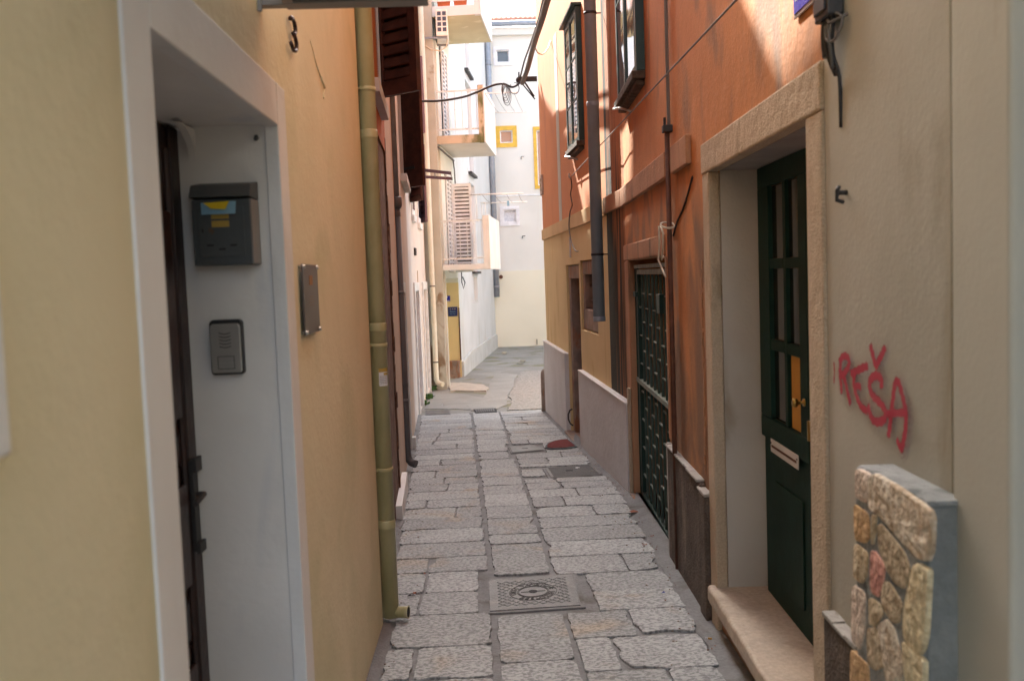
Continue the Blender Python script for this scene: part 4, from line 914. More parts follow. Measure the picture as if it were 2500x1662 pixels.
at_ = me.attributes.new('cover', 'FLOAT', 'POINT'); at_.data.foreach_set('value', cv); me.materials.append(MT['spray'])
g_ = bpy.data.objects.new('graffiti', me); COL.objects.link(g_); g_.parent = T; g_['label'] = 'sprayed red letters RE\u0160A'
# stone clad meter box
ws = RA.at(2358, 1245, .012)[0]; pw = RA.P(ws, 0, 0); dfr = (pw-Vector((D(2272, 1250, pw.y).x, pw.y, 0))).dot(-RA.n)*-1
dfr = abs((Vector((D(2272,1250,pw.y).x, pw.y, 0))-pw).dot(RA.n)); dfr += .018; sl = RA.at(2093, 1250, dfr)[0]; ztp = (RA.at(2098,1137,dfr)[1]+RA.at(2270,1238,dfr)[1])/2
T = thing('stone_clad_pier', 'low pier clad in irregular ochre stones with a grey concrete top below the graffiti', 'stone pier', RA.P((ws+sl)/2, gz(2), dfr/2))
mb = MB(); mb.wbox(RA, ws, sl, -.4, ztp-.012, .013, dfr-.012); mb.build('core', MT['concr'], T, .006)
mb = MB()
rough_slab(mb, RA, ws-.003, sl+.003, ztp-.011, ztp, .014, dfr-.003, .006, 30, 3)
mb.build('concrete_cap', MT['concrl'], T, .003)
mb = MB(); mb.wbox(RA, ws+.004, sl-.002, -.39, ztp-.012, dfr-.0115, dfr+.0045); mb.build('joint_mortar', MT['concrl'], T, .002)
SP = [([(122,178),(200,208),(200,395),(120,355)],0),([(215,250),(255,228),(350,280),(606,455),(600,690),(575,755),(540,755),(500,720),(440,660),(380,590),(290,490),(215,430)],1),
([(112,405),(205,475),(212,620),(185,655),(118,635)],2),([(228,475),(262,485),(255,590),(245,660),(225,660)],3),([(270,560),(300,550),(440,720),(475,830),(470,900),(430,945),(380,915),(330,830),(285,710)],4),
([(115,665),(200,730),(195,870),(165,920),(105,880)],3),([(222,720),(260,730),(315,820),(300,940),(275,1010),(222,970)],5),([(310,920),(350,930),(425,1050),(410,1170),(370,1180),(300,1080),(292,990)],4),
([(500,830),(525,815),(598,860),(592,980),(580,1220),(560,1330),(530,1380),(460,1310),(440,1240),(445,1100),(470,960)],6),([(100,945),(185,1000),(180,1230),(150,1350),(95,1290)],0),
([(210,1020),(280,1060),(300,1130),(250,1205),(215,1190)],3),([(200,1230),(250,1220),(290,1300),(310,1460),(250,1490),(205,1450)],4),([(270,1210),(330,1170),(380,1240),(430,1440),(420,1568),(330,1590),(300,1400)],1),
([(90,1360),(200,1460),(210,1600),(88,1600)],2),([(430,1310),(480,1350),(568,1440),(562,1600),(455,1600)],6),([(90,1640),(300,1620),(400,1800),(90,1850)],1),([(330,1640),(560,1640),(550,1900),(430,1860)],3)]
SC = [((.50,.40,.31),(.36,.27,.20)),((.50,.43,.33),(.30,.21,.12)),((.45,.27,.10),(.33,.18,.06)),((.42,.34,.21),(.28,.19,.09)),((.40,.31,.19),(.22,.15,.07)),((.48,.21,.15),(.34,.12,.09)),((.50,.42,.25),(.40,.31,.16))]
SC = [(tuple(min(.75, q*1.2+.10) for q in a), tuple(q*1.3+.09 for q in b)) for a, b in SC]
SM = [mat('cladding_stone_%s' % nm, a, b, 28, bump=1.0, bs=55, fine=.22) for nm, (a, b) in zip(('rose','fawn','ochre','sand','umber','red','buff'), SC)]
for poly, ci in SP:
    P_ = [Vector(RA.at(2050+a/2.694, 1080+b/2.694, dfr)) for a, b in poly]
    Q = []
    for a, b in zip(P_, P_[1:]+P_[:1]):
        for k in range(5): Q.append(a.lerp(b, k/5)+Vector((random.uniform(-1,1), random.uniform(-1,1)))*.0012)
    for _ in range(1): Q = [(Q[k-1]+Q[k]*2+Q[(k+1)%len(Q)])/4 for k in range(len(Q))]
    c = sum(Q, Vector((0,0)))/len(Q); m_ = MB(); rings = [(1.10,-.004),(1.10,.004),(1.06,.0075),(.85,.0085),(.4,.009)]
    for f, dd in rings:
        for k, q in enumerate(Q):
            r_ = c+(q-c)*f; m_.v.append(RA.P(r_.x, r_.y, dfr+dd+((noise.noise(Vector((r_.x*70, r_.y*70, ci)))*.0028 if f < 1 else 0))))
    n_ = len(Q)
    for r_ in range(len(rings)-1):
        for k in range(n_): m_.f.append([r_*n_+k, r_*n_+(k+1)%n_, (r_+1)*n_+(k+1)%n_, (r_+1)*n_+k]); m_.sm.append(False)
    m_.v.append(RA.P(c.x, c.y, dfr+.0095)); b0 = (len(rings)-1)*n_
    for k in range(n_): m_.f.append([b0+k, b0+(k+1)%n_, len(m_.v)-1]); m_.sm.append(False)
    m_.build('cladding_stone', SM[ci], T)
q = RA.at(2068, 470, .012); m_ = MB(); c = RA.P(q[0], q[1], .012)
m_.tube([c, c+RA.n*.025], .007, 8); m_.tube([c+RA.n*.022+Vector((0,.0,.016)), c+RA.n*.03+Vector((0,-.008,.006)), c+RA.n*.026+Vector((0,.004,-.008)), c+RA.n*.03+Vector((0,-.004,-.020)), c+RA.n*.010+Vector((0,0,-.026))], .006, 8)
tag(m_.build('wall_hook', MT['irond'], loc=c), 'rusty iron hook screwed into the greige wall above the graffiti', 'hook')
# junction box with cables, blue street sign
j0s, j1s = RA.at(2020, 30, .06)[0], RA.at(1987, 30, .06)[0]; jz = RA.at(2003, 50, .06)[1]
T = thing('junction_box', 'black plastic junction box with thick cables hanging below it at the house joint', 'junction box', RA.P((j0s+j1s)/2, jz, 0))
mb = MB(); mb.wbox(RA, j0s, j1s, jz, jz+.16, .014, .06); mb.build('box', MT['dgrey'], T, .006)
mb = MB(); mb.wbox(RA, j0s+.012, j1s-.012, jz+.018, jz+.145, .0605, .066); mb.build('cover', MT['dgrey'], T, .004)
jm = (j0s+j1s)/2
def cab(m_, pts, r): 
    P_ = [RA.P(jm+a, jz+b, c) for a, b, c in pts]; Q = []
    for i in range(len(P_)-1):
        p0,p1,p2,p3 = P_[max(i-1,0)],P_[i],P_[i+1],P_[min(i+2,len(P_)-1)]
        for j in range(4): t=j/4; Q.append(.5*((2*p1)+(p2-p0)*t+(2*p0-5*p1+4*p2-p3)*t*t+(3*p1-p0-3*p2+p3)*t**3))
    Q.append(P_[-1]); m_.tube(Q, r, 8)
mb = MB(); cab(mb, [(.02,0,.04),(.02,-.05,.042),(.015,-.10,.040)], .0125); cab(mb, [(.0,0,.04),(-.002,-.05,.045),(.0,-.11,.035),(-.02,-.155,.025)], .008); cab(mb, [(-.03,.02,.03),(-.04,-.03,.04),(-.025,-.10,.035),(-.03,-.165,.02),(-.02,-.30,.014)], .0055)
mb.build('cable', MT['cable'], T)
mb = MB(); cab(mb, [(-.04,.01,.04),(-.09,-.02,.03),(-.075,-.07,.045),(-.02,-.06,.05),(-.01,-.02,.05)], .0042); cab(mb, [(-.01,.0,.045),(-.055,-.02,.05),(-.10,-.012,.02)], .0045); cab(mb, [(-.03,-.02,.05),(-.045,-.08,.05),(-.02,-.14,.035)], .0045)
mb.build('thin_cable', MT['cablet'], T)
W = RA; s0 = W.at(1945,20)[0]; s1 = RA.at(1990,20)[0]; zz = (W.at(1948,47)[1])
T = thing('street_sign', 'blue enamel street sign with silver rim beside the black junction box', 'sign', W.P(s0, zz, 0))
mb = MB(); mb.wbox(W, s1-.05, s0, zz, zz+.17, .004, .010); mb.build('rim', MT['steel'], T, .002)
mb = MB(); mb.wbox(W, s1-.045, s0-.010, zz+.012, zz+.16, .0102, .013); mb.build('plate', MT['blue'], T, .002)
mb = MB()
for k in range(3): mb.wbox(W, s0-.035-k*.045, s0-.030-k*.045, zz+.05, zz+.11, .0132, .0140); mb.wbox(W, s0-.055-k*.045, s0-.037-k*.045, zz+.05, zz+.056, .0132, .0140)
mb.build('lettering', MT['signw'], T)
# ------------------------------------------------------------------ RIGHT: orange house
T = thing('orange_house', 'weathered orange house with limestone doorway and green grille gate on the right', 'house', RA.P(5.3, gz(5.3), 0))
dA, dB, zD0, zD1 = 2.915, 4.43, .06, 2.062; gA, gB, gZ0, gZ1 = 5.885, 7.865, -.27, 1.70
SB = RA.sy(YB)
wA, wB = 6.58, 7.78; wz0, wz1 = 2.98, 4.50
mb = facade(MB(), RA, Bs+.001, SB, -1.2, 8.8, [(dA,dB,zD0-.13,zD1,.25), (gA,gB,gZ0,gZ1,.55), (wA+.06,wB-.06,wz0+.1,wz1-.04,.25)]); mb.build('wall', MT['orange'], T)
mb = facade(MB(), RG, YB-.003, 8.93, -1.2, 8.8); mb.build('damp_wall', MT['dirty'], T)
# limestone door surround
m_ = MB(); lw = .125
m_.wbox(RA, dA-.145, dA+.009, -.45, zD1-.010, -.035, .022); j1 = m_.build('door_jamb_stone', MT['stone'], T, .008)
m_ = MB(); m_.wbox(RA, dB-.009, dB+.13, -.45, zD1-.010, -.035, .022); m_.build('door_jamb_stone', MT['stone'], T, .008)
m_ = MB(); m_.wbox(RA, dA-.145, dB+.14, zD1-.0095, zD1+.135, -.035, .025); m_.build('door_lintel', MT['stone'], T, .008)
m_ = MB()
for a, b in ((dB-.006, dB-.0005), (dA+.0005, dA+.006)):
    m_ = MB(); m_.wbox(RA, a, b, zD0, zD1, -.246, -.036); m_.build('door_reveal', MT['jamb'], T)
m_ = MB(); m_.wbox(RA, dA+.007, dB-.007, zD1-.008, zD1-.001, -.246, -.036); m_.build('door_soffit', MT['lintelu'], T)
mb = rough_slab(MB(), RA, dA-.06, dB+.04, zD0-.07, zD0+.004, -.24, .058, .005, 60, 7)
mb.build('threshold', MT['step'], T, .006)
# door
dp = -.215
m_ = MB(); L0 = RA.at(1868,900,dp)[0]
m_.wbox(RA, dA+.008, L0, zD0+.005, zD1-.01, dp-.03, dp-.002)
sc1 = RA.at(1893,900,dp)[0]; sm1 = RA.at(1926,900,dp)[0]; sm2 = RA.at(1933,900,dp)[0]; sc2 = RA.at(1966,900,dp)[0]; sst = RA.at(1986,900,dp)[0]
zr = [RA.at(1910, v, dp)[1] for v in (445, 630, 655, 832, 858, 1030)]
D_ = MB()
D_.wbox(RA, sst, L0, zD0+.006, zr[5], dp-.0015, dp+.006)                     # solid bottom panel
D_.wbox(RA, sst, L0, zr[0], zD1-.012, dp-.0015, dp+.022); D_.wbox(RA, sc1, L0, zr[5]+.001, zr[0]-.001, dp-.0015, dp+.022); D_.wbox(RA, sst, sc2, zr[5]+.001, zr[0]-.001, dp-.0015, dp+.022)
D_.wbox(RA, sm2, sm1, zr[5]+.001, zr[0]-.001, dp-.0015, dp+.018)
for a, b in ((zr[2], zr[1]), (zr[4], zr[3])):
    for c, e in ((sc2+.001, sm2-.001), (sm1+.001, sc1-.001)): D_.wbox(RA, c, e, a, b, dp-.0015, dp+.018)
D_.wbox(RA, sst, L0, zr[5]-.10, zr[5]-.001, dp+.0065, dp+.022); D_.wbox(RA, sc2+.02, sc1-.02, zD0+.12, zr[5]-.28, dp+.0065, dp+.014)
dd = D_.build('door', MT['green'], T, .003)
m_ = MB()
for a, b in ((zr[1]+.001, zr[0]-.002), (zr[3]+.001, zr[2]-.001), (zr[5]+.002, zr[4]-.001)):
    for c, e in ((sc2+.001, sm2-.001), (sm1+.001, sc1-.001)): m_.wbox(RA, c, e, a, b, dp-.0012, dp+.002)
m_.build('pane', MT['gdoor'], dd)
m_ = MB(); m_.wbox(RA, sc2+.002, sm2-.012, zr[5]+.003, zr[4]-.002, dp+.0025, dp+.005); m_.build('board', MT['ochre'], dd)
for v0, v1 in ((458, 502), (510, 539)):
    a, z1_ = RA.at(1956, v0, dp); z0_ = RA.at(1956, v1, dp)[1]; m_ = MB(); m_.wbox(RA, RA.at(1961,v0,dp)[0], RA.at(1948,v0,dp)[0], z0_, z1_, dp+.0022, dp+.0035); m_.build('notice', MT['notice'], dd)
sA, sB = RA.at(1896, 1090, dp)[0], RA.at(1964, 1120, dp)[0]; zM = (RA.at(1896,1088,dp)[1]+RA.at(1964,1125,dp)[1])/2
m_ = MB(); m_.wbox(RA, sB, sA, zM-.03, zM+.03, dp+.0225, dp+.027); ms = m_.build('letter_slot', MT['signw'], dd, .002)
m_ = MB(); m_.wbox(RA, sB+.02, sA-.02, zM-.006, zM+.004, dp+.0272, dp+.029); m_.build('slot_opening', MT['rust'], ms)
for a in (sB+.012, sA-.012):
    m_ = MB(); m_.tube([RA.P(a,zM+.012,dp+.027), RA.P(a,zM+.012,dp+.0295)], .004, 8); m_.build('screw', MT['irond'], ms)
q = RA.at(1978, 982, dp); c = RA.P(q[0], q[1], dp+.022)
m_ = MB(); m_.tube([c, c+RA.n*.006, c+RA.n*.0061, c+RA.n*.028, c+RA.n*.030, c+RA.n*.045, c+RA.n*.05], [.016,.016,.006,.006,.016,.018,.010], 16); m_.build('door_knob', MT['brass'], dd)
m_ = MB(); q = RA.at(1990, 1045, dp); m_.wbox(RA, q[0]-.008, q[0]+.008, q[1]-.05, q[1]+.03, dp+.001, dp+.03); m_.build('lock', MT['brass'], dd, .002)
# gate opening surround and gate
m_ = MB()
m_.wbox(RA, gB-.008, gB+.33, gZ0-.5, gZ1-.009, -.10, .006); m_.wbox(RA, gA-.02, gB+.33, gZ1-.008, gZ1+.13, -.10, .008); m_.wbox(RA, gA-.07, gA+.008, .53, gZ1-.009, -.08, .006)
m_.build('gate_surround', MT['oband'], T, .012)
m_ = MB(); m_.wbox(RA, gB+.005, gB+.09, gZ0-.5, .62, .007, .035); m_.build('gate_jamb_stone', MT['stone'], T, .015)
m_ = MB(); m_.wbox(RA, gA, gB, gZ0-.4, gZ0, -.30, .045); m_.build('gate_sill', MT['stoneold'], T, .015)
m_ = MB(); m_.wbox(RA, gA+.01, gB-.01, gZ0+.01, gZ1-.01, -.545, -.54); m_.build('gate_backing', MT['darkgap'], T)  # dark sheet in place of the shade behind the bars
G_ = MB(); dg = -.06; gt = 1.625
def bar(m_, a, b, c, e, w2=.010): m_.wbox(RA, a, b, c, e, dg-w2, dg+w2)
for s_ in (gA+.012, gB-.012): bar(G_, s_-.012, s_+.012, gZ0+.02, gt, .014)
bar(G_, gA+.025, gB-.025, gZ0+.005, gZ0+.04, .014)
sl1 = RA.at(1562, 800, dg)[0]; bar(G_, sl1-.035, sl1+.02, gZ0+.045, gt-.04, .016); bar(G_, gA+.03, gA+.06, gZ0+.045, gt-.04, .016)
gate = G_.build('gate', MT['gateg'], T, .002)
m_ = MB(); m_.wbox(RA, gA+.03, gB-.03, gt-.001, gt+.028, dg-.02, dg+.02); m_.wbox(RA, gA+.065, sl1-.04, gt-.05, gt-.012, dg-.018, dg+.018); m_.build('top_rail', MT['gatec'], gate, .002)
zmid = .70; m_ = MB(); m_.wbox(RA, gA+.062, gB-.03, zmid-.018, zmid+.018, dg-.02, dg+.024); m_.build('mid_rail', MT['gatec'], gate, .002)
bars = [sl1+.02+(gB-.03-sl1-.02)*k/4 for k in range(1, 4)]+[gA+.06+(sl1-.035-gA-.06)*k/9 for k in range(1, 9)]
for b in bars:
    m_ = MB(); bar(m_, b-.004, b+.004, gZ0+.045, gt-.052 if b < sl1 else gt-.002, .010); m_.build('gate_bar', MT['gateb'], gate)
allb = sorted([gA+.06]+[b for b in bars if b < sl1]+[sl1-.035]); allr = sorted([sl1+.02]+[b for b in bars if b > sl1]+[gB-.024])
for L_ in (allb, allr):
    for k in range(len(L_)-1):
        z = gZ0+.20+(.115 if k%2 else 0)
        while z < gt-.18:
            if abs(z-zmid) > .05: tm = MB(); tm.wbox(RA, L_[k]+.003, L_[k+1]-.003, z-.005, z+.005, dg-.006, dg+.006); tm.build('cross_tie', MT['gatec'], gate)
            z += .23
for v0, v1, u in ((712, 724, 1558), (718, 765, 1618)):
    a, z1_ = RA.at(u, v0, dg); z0_ = RA.at(u, v1, dg)[1]; m_ = MB(); m_.wbox(RA, a-.07, a+.07, z0_, z1_, dg-.02, dg+.035); m_.build('lock_case', MT['gateg'], gate, .004)
# dark plinth, string course, corner strips
m_ = MB(); sP = RA.at(1709,1169,.03)[0]; m_.wbox(RA, sP, gA-.075, -.8, .50, .0, .032); m_.wbox(RA, dB+.145, sP-.001, -.8, .47, 0, .045); m_.build('dark_plinth', MT['dplinth'], T, .012)
m_ = MB()
n_ = 12
for k in range(n_):
    a, b = dB+.14+(gA-.075-dB-.14)*k/n_, dB+.14+(gA-.075-dB-.14)*(k+1)/n_; zz = (.501 if a > sP-.02 else .471); m_.wbox(RA, a, b, zz, zz+.010+random.random()*.008, .0, .034+random.random()*.012)
m_.wbox(RA, gA-.072, gA-.03, -.5, .52, .0, .03)
m_.build('plinth_cap', MT['pcap'], T, .005)
m_ = MB(); m_.wbox(RA, 5.62, SB+.01, 2.15, 2.305, 0, .035); m_.wbox(RA, 4.93, 5.44, 2.15, 2.305, 0, .03); m_.wbox(RG, YB+.02, 8.92, 2.152, 2.303, 0, .034); m_.build('string_course', MT['oband'], T, .008)
# broken plaster strips beside the gate
m_ = MB()
for k in range(14):
    z = .6+k*.075; a = gB+.36+random.uniform(-.03,.05); m_.wbox(RA, a, a+random.uniform(.05,.12), z, z+random.uniform(.05,.1), .001, .004+random.random()*.008)
for k in range(22):
    z = .55+k*.05; a = 4.72+random.uniform(-.02,.02); m_.wbox(RA, a, a+random.uniform(.008,.03), z, z+random.uniform(.03,.06), .0, .003+random.random()*.003)
m_.build('flaking_plaster', MT['oband'], T, .003)
# crack from the string course down
m_ = MB(); P_ = [RA.P(*RA.at(u, v), .001) for u, v in ((1692,432),(1684,462),(1676,490),(1668,512),(1655,540),(1645,575))]; m_.tube(P_, .008, 6); m_.build('crack', MT['darkgap'], T)
def greenwin(W, s0, s1, z0, z1, T, rows, pd=.06):
    m_ = MB(); t_ = .05; g0, g1 = s0+t_, s1-t_; zt_ = z1-t_
    m_.wbox(W, s0-.02, g0, z0, z1, -.02, pd); m_.wbox(W, g1, s1+.02, z0, z1, -.02, pd); m_.wbox(W, g0+.0005, g1-.0005, zt_, z1, -.02, pd); m_.wbox(W, s0-.05, s1+.05, z1+.001, z1+.03, -.01, pd+.05)
    f_ = m_.build('window', MT['wgreen'], T, .003)
    m_ = MB(); sm_ = (s0+s1)/2
    m_.wbox(W, sm_-.03, sm_+.03, z0+.02, zt_, pd-.02, pd+.008)
    for a, b in ((g0+.001, sm_-.031), (sm_+.031, g1-.001)):
        m_.wbox(W, a, a+.022, z0+.02, zt_, pd-.02, pd+.002); m_.wbox(W, b-.022, b, z0+.02, zt_, pd-.02, pd+.002)
        for k in range(1, rows): z = z0+.02+(zt_-z0-.02)*k/rows; m_.wbox(W, a+.023, b-.023, z-.010, z+.010, pd-.02, pd+.001)
        m_.wbox(W, a+.023, b-.023, z0+.02, z0+.05, pd-.02, pd+.002); m_.wbox(W, a+.023, b-.023, zt_-.025, zt_, pd-.02, pd+.002)
    m_.build('sash', MT['wgreen'], f_, .001)
    # every pane sits in its putty at a slightly different angle
    for a, b in ((g0+.001, sm_-.031), (sm_+.031, g1-.001)):
        for k in range(rows):
            za_ = z0+.05 if k == 0 else z0+.02+(zt_-z0-.02)*k/rows+.010; zb_ = zt_-.025 if k == rows-1 else z0+.02+(zt_-z0-.02)*(k+1)/rows-.010
            o_ = [random.uniform(-.0016, .0016) for _ in range(4)]; d_ = pd-.0045; m_ = MB()
            m_.face([W.P(a+.022,za_,d_+o_[0]), W.P(b-.022,za_,d_+o_[1]), W.P(b-.022,zb_,d_+o_[2]), W.P(a+.022,zb_,d_+o_[3])]); m_.build('pane', MT['glass'], f_)
    m_ = MB(); n_ = 40
    for k in range(n_):
        a, b = g0+(g1-g0)*k/n_, g0+(g1-g0)*(k+1)/n_; q0, q1 = .003*math.sin(k*1.3), .003*math.sin((k+1)*1.3)
        m_.face([W.P(a,z0+.02,pd-.014+q0), W.P(b,z0+.02,pd-.014+q1), W.P(b,zt_,pd-.014+q1), W.P(a,zt_,pd-.014+q0)], True)
    m_.build('curtain', MT['curtyel'] if rows == 2 else MT['curtain'], f_)
    m_ = MB(); m_.wbox(W, s0-.02, s1+.02, z0-.055, z0-.001, -.02, pd+.03); m_.wbox(W, s0+.02, s1-.02, z0-.09, z0-.056, -.02, pd+.0); m_.build('sill', MT['oldwood'], f_, .006)
    m_ = MB(); q = s1-.10; m_.tube([W.P(q,z0-.05,pd+.03), W.P(q-.02,z0-.07,pd+.05), W.P(q-.22,z0-.10,pd+.02), W.P(q-.30,z0-.14,.0)], .009, 8); m_.build('stay_bar', MT['steel'], f_)
    for z in (z0+.12, z1-.2):
        m_ = MB(); m_.wbox(W, s1+.021, s1+.045, z, z+.09, 0, pd*.8); m_.build('hinge', MT['wgreen'], f_)
greenwin(RA, wA, wB, wz0, wz1, T, 2)
# rusty pipe with bracket, cable loops
rs = 5.52
P0 = RA.P(rs, 0, .03); t = thing('rusty_conduit', 'thin rusty brown pipe running up the orange wall between gate and door', 'pipe', (P0.x, P0.y, gz(5.5)))
m_ = MB(); m_.tube([Vector((P0.x, P0.y, gz(5.5)+.02)), Vector((P0.x, P0.y, 2.42))], .015, 12); m_.build('pipe', MT['rust'], t)
m_ = MB(); m_.tube([Vector((P0.x+.01, P0.y-.01, 2.40)), Vector((P0.x+.01, P0.y-.01, 8.8))], .010, 10); m_.build('upper_pipe', MT['greyr'], t)
for z in (2.42, 3.55): 
    m_ = MB(); m_.wbox(RA, rs-.03, rs+.035, z-.02, z+.02, 0, .055); m_.wbox(RA, rs+.02, rs+.035, z, z+.07, .03, .045); m_.build('clamp', MT['irond'], t, .003)
m_ = MB(); z = RA.at(1655, 540, .05)[1]; c = Vector((P0.x, P0.y, z))
lp = [c+Vector((-.04*math.cos(a)-.01, .055*math.sin(a), .02*math.sin(a*1.0))) for a in [k*math.pi/6 for k in range(13)]]
m_.tube(lp, .006, 8); m_.tube([lp[0], c+Vector((-.05,-.06,-.05)), c+Vector((-.05,-.05,-.13)), c+Vector((-.04,.05,-.20)), c+Vector((-.02,.10,-.18))], .006, 8); m_.tube([c+Vector((-.05,.06,0)), c+Vector((-.05,.05,-.10)), c+Vector((-.05,.10,-.20)), c+Vector((-.05,-.04,-.27)), c+Vector((-.05,-.10,-.30))], .006, 8)
tag(m_.build('cable_loop', MT['cablew'], loc=c), 'cream cable looped and knotted round the rusty pipe', 'cable')
# ------------------------------------------------------------------ RIGHT: gold and orange house
T = thing('gold_house', 'house painted orange above and gold below with pale grey plinth, far right', 'house', RG.P(11.8, gz(12), 0))
zb0, zb1 = 2.135, 2.295
nA, nB, nz0, nz1 = 10.90, 12.06, -.42, 1.71; qA, qB, qz0, qz1 = 9.62, 10.80, .96, 1.745
mb = facade(MB(), RG, 8.931, 14.72, -1.4, zb0-.001, [(nA,nB,-1.3,nz1,.31), (qA,qB,qz0,qz1,.25)]); mb.build('lower_wall', MT['gold'], T)
uA, uB, uz0, uz1 = 10.16, 11.10, 3.02, 4.42
mb = facade(MB(), RG, 8.931, 14.72, zb1+.001, 8.6, [(uA+.06,uB-.06,uz0+.1,uz1-.04,.25)]); mb.build('upper_wall', MT['orangef'], T)
mb = MB(); mb.wbox(RG, 8.932, 14.75, zb0, zb1, -.5, .022); mb.build('string_course', MT['goldband'], T, .006)
greenwin(RG, uA, uB, uz0, uz1, T, 3)
# stone framed niche door
m_ = MB(); f0 = -.03
m_.wbox(RG, nA+.01, nA+.10, nz0-.6, nz1-.17, -.30, f0); m_.wbox(RG, nB-.15, nB-.01, nz0-.6, nz1-.17, -.30, f0); m_.wbox(RG, nA+.01, nB-.01, nz1-.168, nz1-.01, -.30, f0+.004)
m_.build('door_surround', MT['stoneold'], T, .01)
m_ = MB(); m_.wbox(RG, nA+.101, nB-.151, nz0-.5, nz1-.17, -.30, -.285); m_.build('door', MT['brown'], T)
m_ = MB(); m_.wbox(RG, nA-.0, nB+.05, nz0-.5, nz0, -.28, .085); m_.build('doorstep', MT['stoneold'], T, .012)
m_ = MB(); t_ = .10
m_.wbox(RG, qA+.01, qA+.09, qz0+.24, qz1-.16, -.24, f0); m_.wbox(RG, qB-.13, qB-.01, qz0+.24, qz1-.16, -.24, f0); m_.wbox(RG, qA+.01, qB-.01, qz1-.158, qz1-.01, -.24, f0+.003); m_.wbox(RG, qA+.01, qB-.01, qz0+.01, qz0+.238, -.24, f0+.006)
nf = m_.build('window', MT['stoneold'], T, .01)
m_ = MB(); m_.wbox(RG, qA+.09, qB-.13, qz0+.24, qz1-.16, -.24, -.23); m_.build('pane', MT['darkgap'], nf)
m_ = MB()
for z in (qz0+.33, qz0+.50): m_.tube([RG.P(qA+.05,z,-.10), RG.P(qB-.10,z,-.10)], .016, 8)
for k in (1,2,3): m_.tube([RG.P(qA+.09+k*.22,qz0+.24,-.10), RG.P(qA+.09+k*.22,qz1-.16,-.10)], .014, 8)
m_.build('window_grille', MT['rust'], nf)
# plinth in two lengths
for a, b, z in ((7.93, 10.84, .475), (12.10, 14.74, .565)):
    m_ = MB(); m_.wbox(RG, a, b, -1.2, z, -.02, .055); m_.build('plinth', MT['plinth'], T, .004)
    m_ = MB(); m_.wprism(RG, [(a-.004,z+.001),(b+.004,z+.001),(b+.004,z+.016),(a-.004,z+.016)], -.01, .062); m_.build('plinth_cap', MT['white'], T, .005)
m_ = MB(); c = RG.P(*RG.at(1398, 1018, .055), .055); m_.tube([c+Vector((0,0,.10)), c+Vector((-.03,.01,.085)), c+Vector((-.05,.03,.03)), c+Vector((-.05,.03,-.03)), c+Vector((-.03,.0,-.08)), c+Vector((0,-.02,-.10))], .010, 8)
tag(m_.build('iron_tie', MT['irond'], loc=c), 'bent iron hook sticking out of the pale grey plinth', 'hook')
T9 = thing('guard_stone', 'rounded worn guard stone at the far corner of the gold house', 'guard stone', G(1331, 1004)); c = G(1331, 1004)
m_ = MB(); pts = [(.055,-.1),(.055,.55),(.05,.62),(.03,.665),(.0,.68)]
m_.tube([c+Vector((0,0,z)) for r, z in pts], [max(r, .004) for r, z in pts], 14); m_.build('stone', MT['stoneold'], T9)
# white repaired stripe and thin cable on the upper wall; street plate; cable duct
s0, z0 = RG.at(1369, 534); s1, z1 = RG.at(1351, 92)
m_ = MB(); m_.wbox(RG, s0-.15, s0+.13, zb1+.003, z1, .0, .004); m_.build('filled_chase', MT['beigel'], T, .001)
m_ = MB(); s2, z2 = RG.at(1392, 552); m_.wbox(RG, s2-.02, s2+.0, 1.80, 2.05, 0, .02); m_.build('duct', MT['pframe'], T)
a0 = RG.at(1314, 466)[0]; a1 = RG.at(1327, 455)[0]; zt_ = RG.at(1326, 426)[1]; zb_ = RG.at(1328, 474)[1]
T8 = thing('stone_street_plate', 'beige stone street plate at the far corner of the orange wall', 'sign', RG.P(a1, zb_, 0))
a0 = min(a0, 14.70)
m_ = MB(); m_.wbox(RG, a1, a0, zb_, zt_, .001, .03); m_.build('plate', MT['signb'], T8, .004)
m_ = MB(); hh = (zt_-zb_)
for k, wd in enumerate((.8,.65,.7)):
    n_ = 7
    for j in range(n_):
        x0 = a0-.1*(a0-a1)-(a0-a1)*wd*j/n_; m_.wbox(RG, x0-(a0-a1)*wd/n_*.6, x0, zb_+hh*(.68-.24*k), zb_+hh*(.82-.24*k), .0302, .032)
m_.build('lettering', MT['signt'], T8)
rp = RG.P(8.86, 0, .11); zbp = RG.at(1470, 786, .11)[1]
pipe('downpipe', 'long taupe grey downpipe ending above the plinth between the two orange facades', MT['zincd'], (rp.x, rp.y, zbp), 9.0, .056,
     clamps=[(D(1465,624,rp.y).z, (.10,0,0)), (D(1437,36,rp.y).z,(.10,0,0))], joints=[D(1436,262,rp.y).z, zbp+.0], clampmat='irond')
# ------------------------------------------------------------------ overhead cables and bracket
def spl(P_, n_=6):
    Q = []
    for i in range(len(P_)-1):
        p0,p1,p2,p3 = P_[max(i-1,0)],P_[i],P_[i+1],P_[min(i+2,len(P_)-1)]
        for j in range(n_): t=j/n_; Q.append(.5*((2*p1)+(p2-p0)*t+(2*p0-5*p1+4*p2-p3)*t*t+(3*p1-p0-3*p2+p3)*t**3))
    return Q+[P_[-1]]
yb_ = 14.5; b0 = D(1306,193,yb_); b1 = D(1264,193,yb_)
T = thing('cable_bracket', 'dark iron cable bracket with diagonal brace at the far orange corner', 'bracket', b0)
m_ = MB(); m_.box((b1.x, yb_-.03, b0.z-.035), (b0.x+.03, yb_+.03, b0.z+.035)); m_.build('arm', MT['irond'], T, .004)
m_ = MB(); q = D(1303,243,yb_); m_.tube([b1+Vector((.03,0,-.03)), q+Vector((.02,0,0))], .010, 6); m_.tube([b1+Vector((.09,0,-.03)), D(1304,236,yb_)], .014, 6); m_.build('brace', MT['irond'], T)
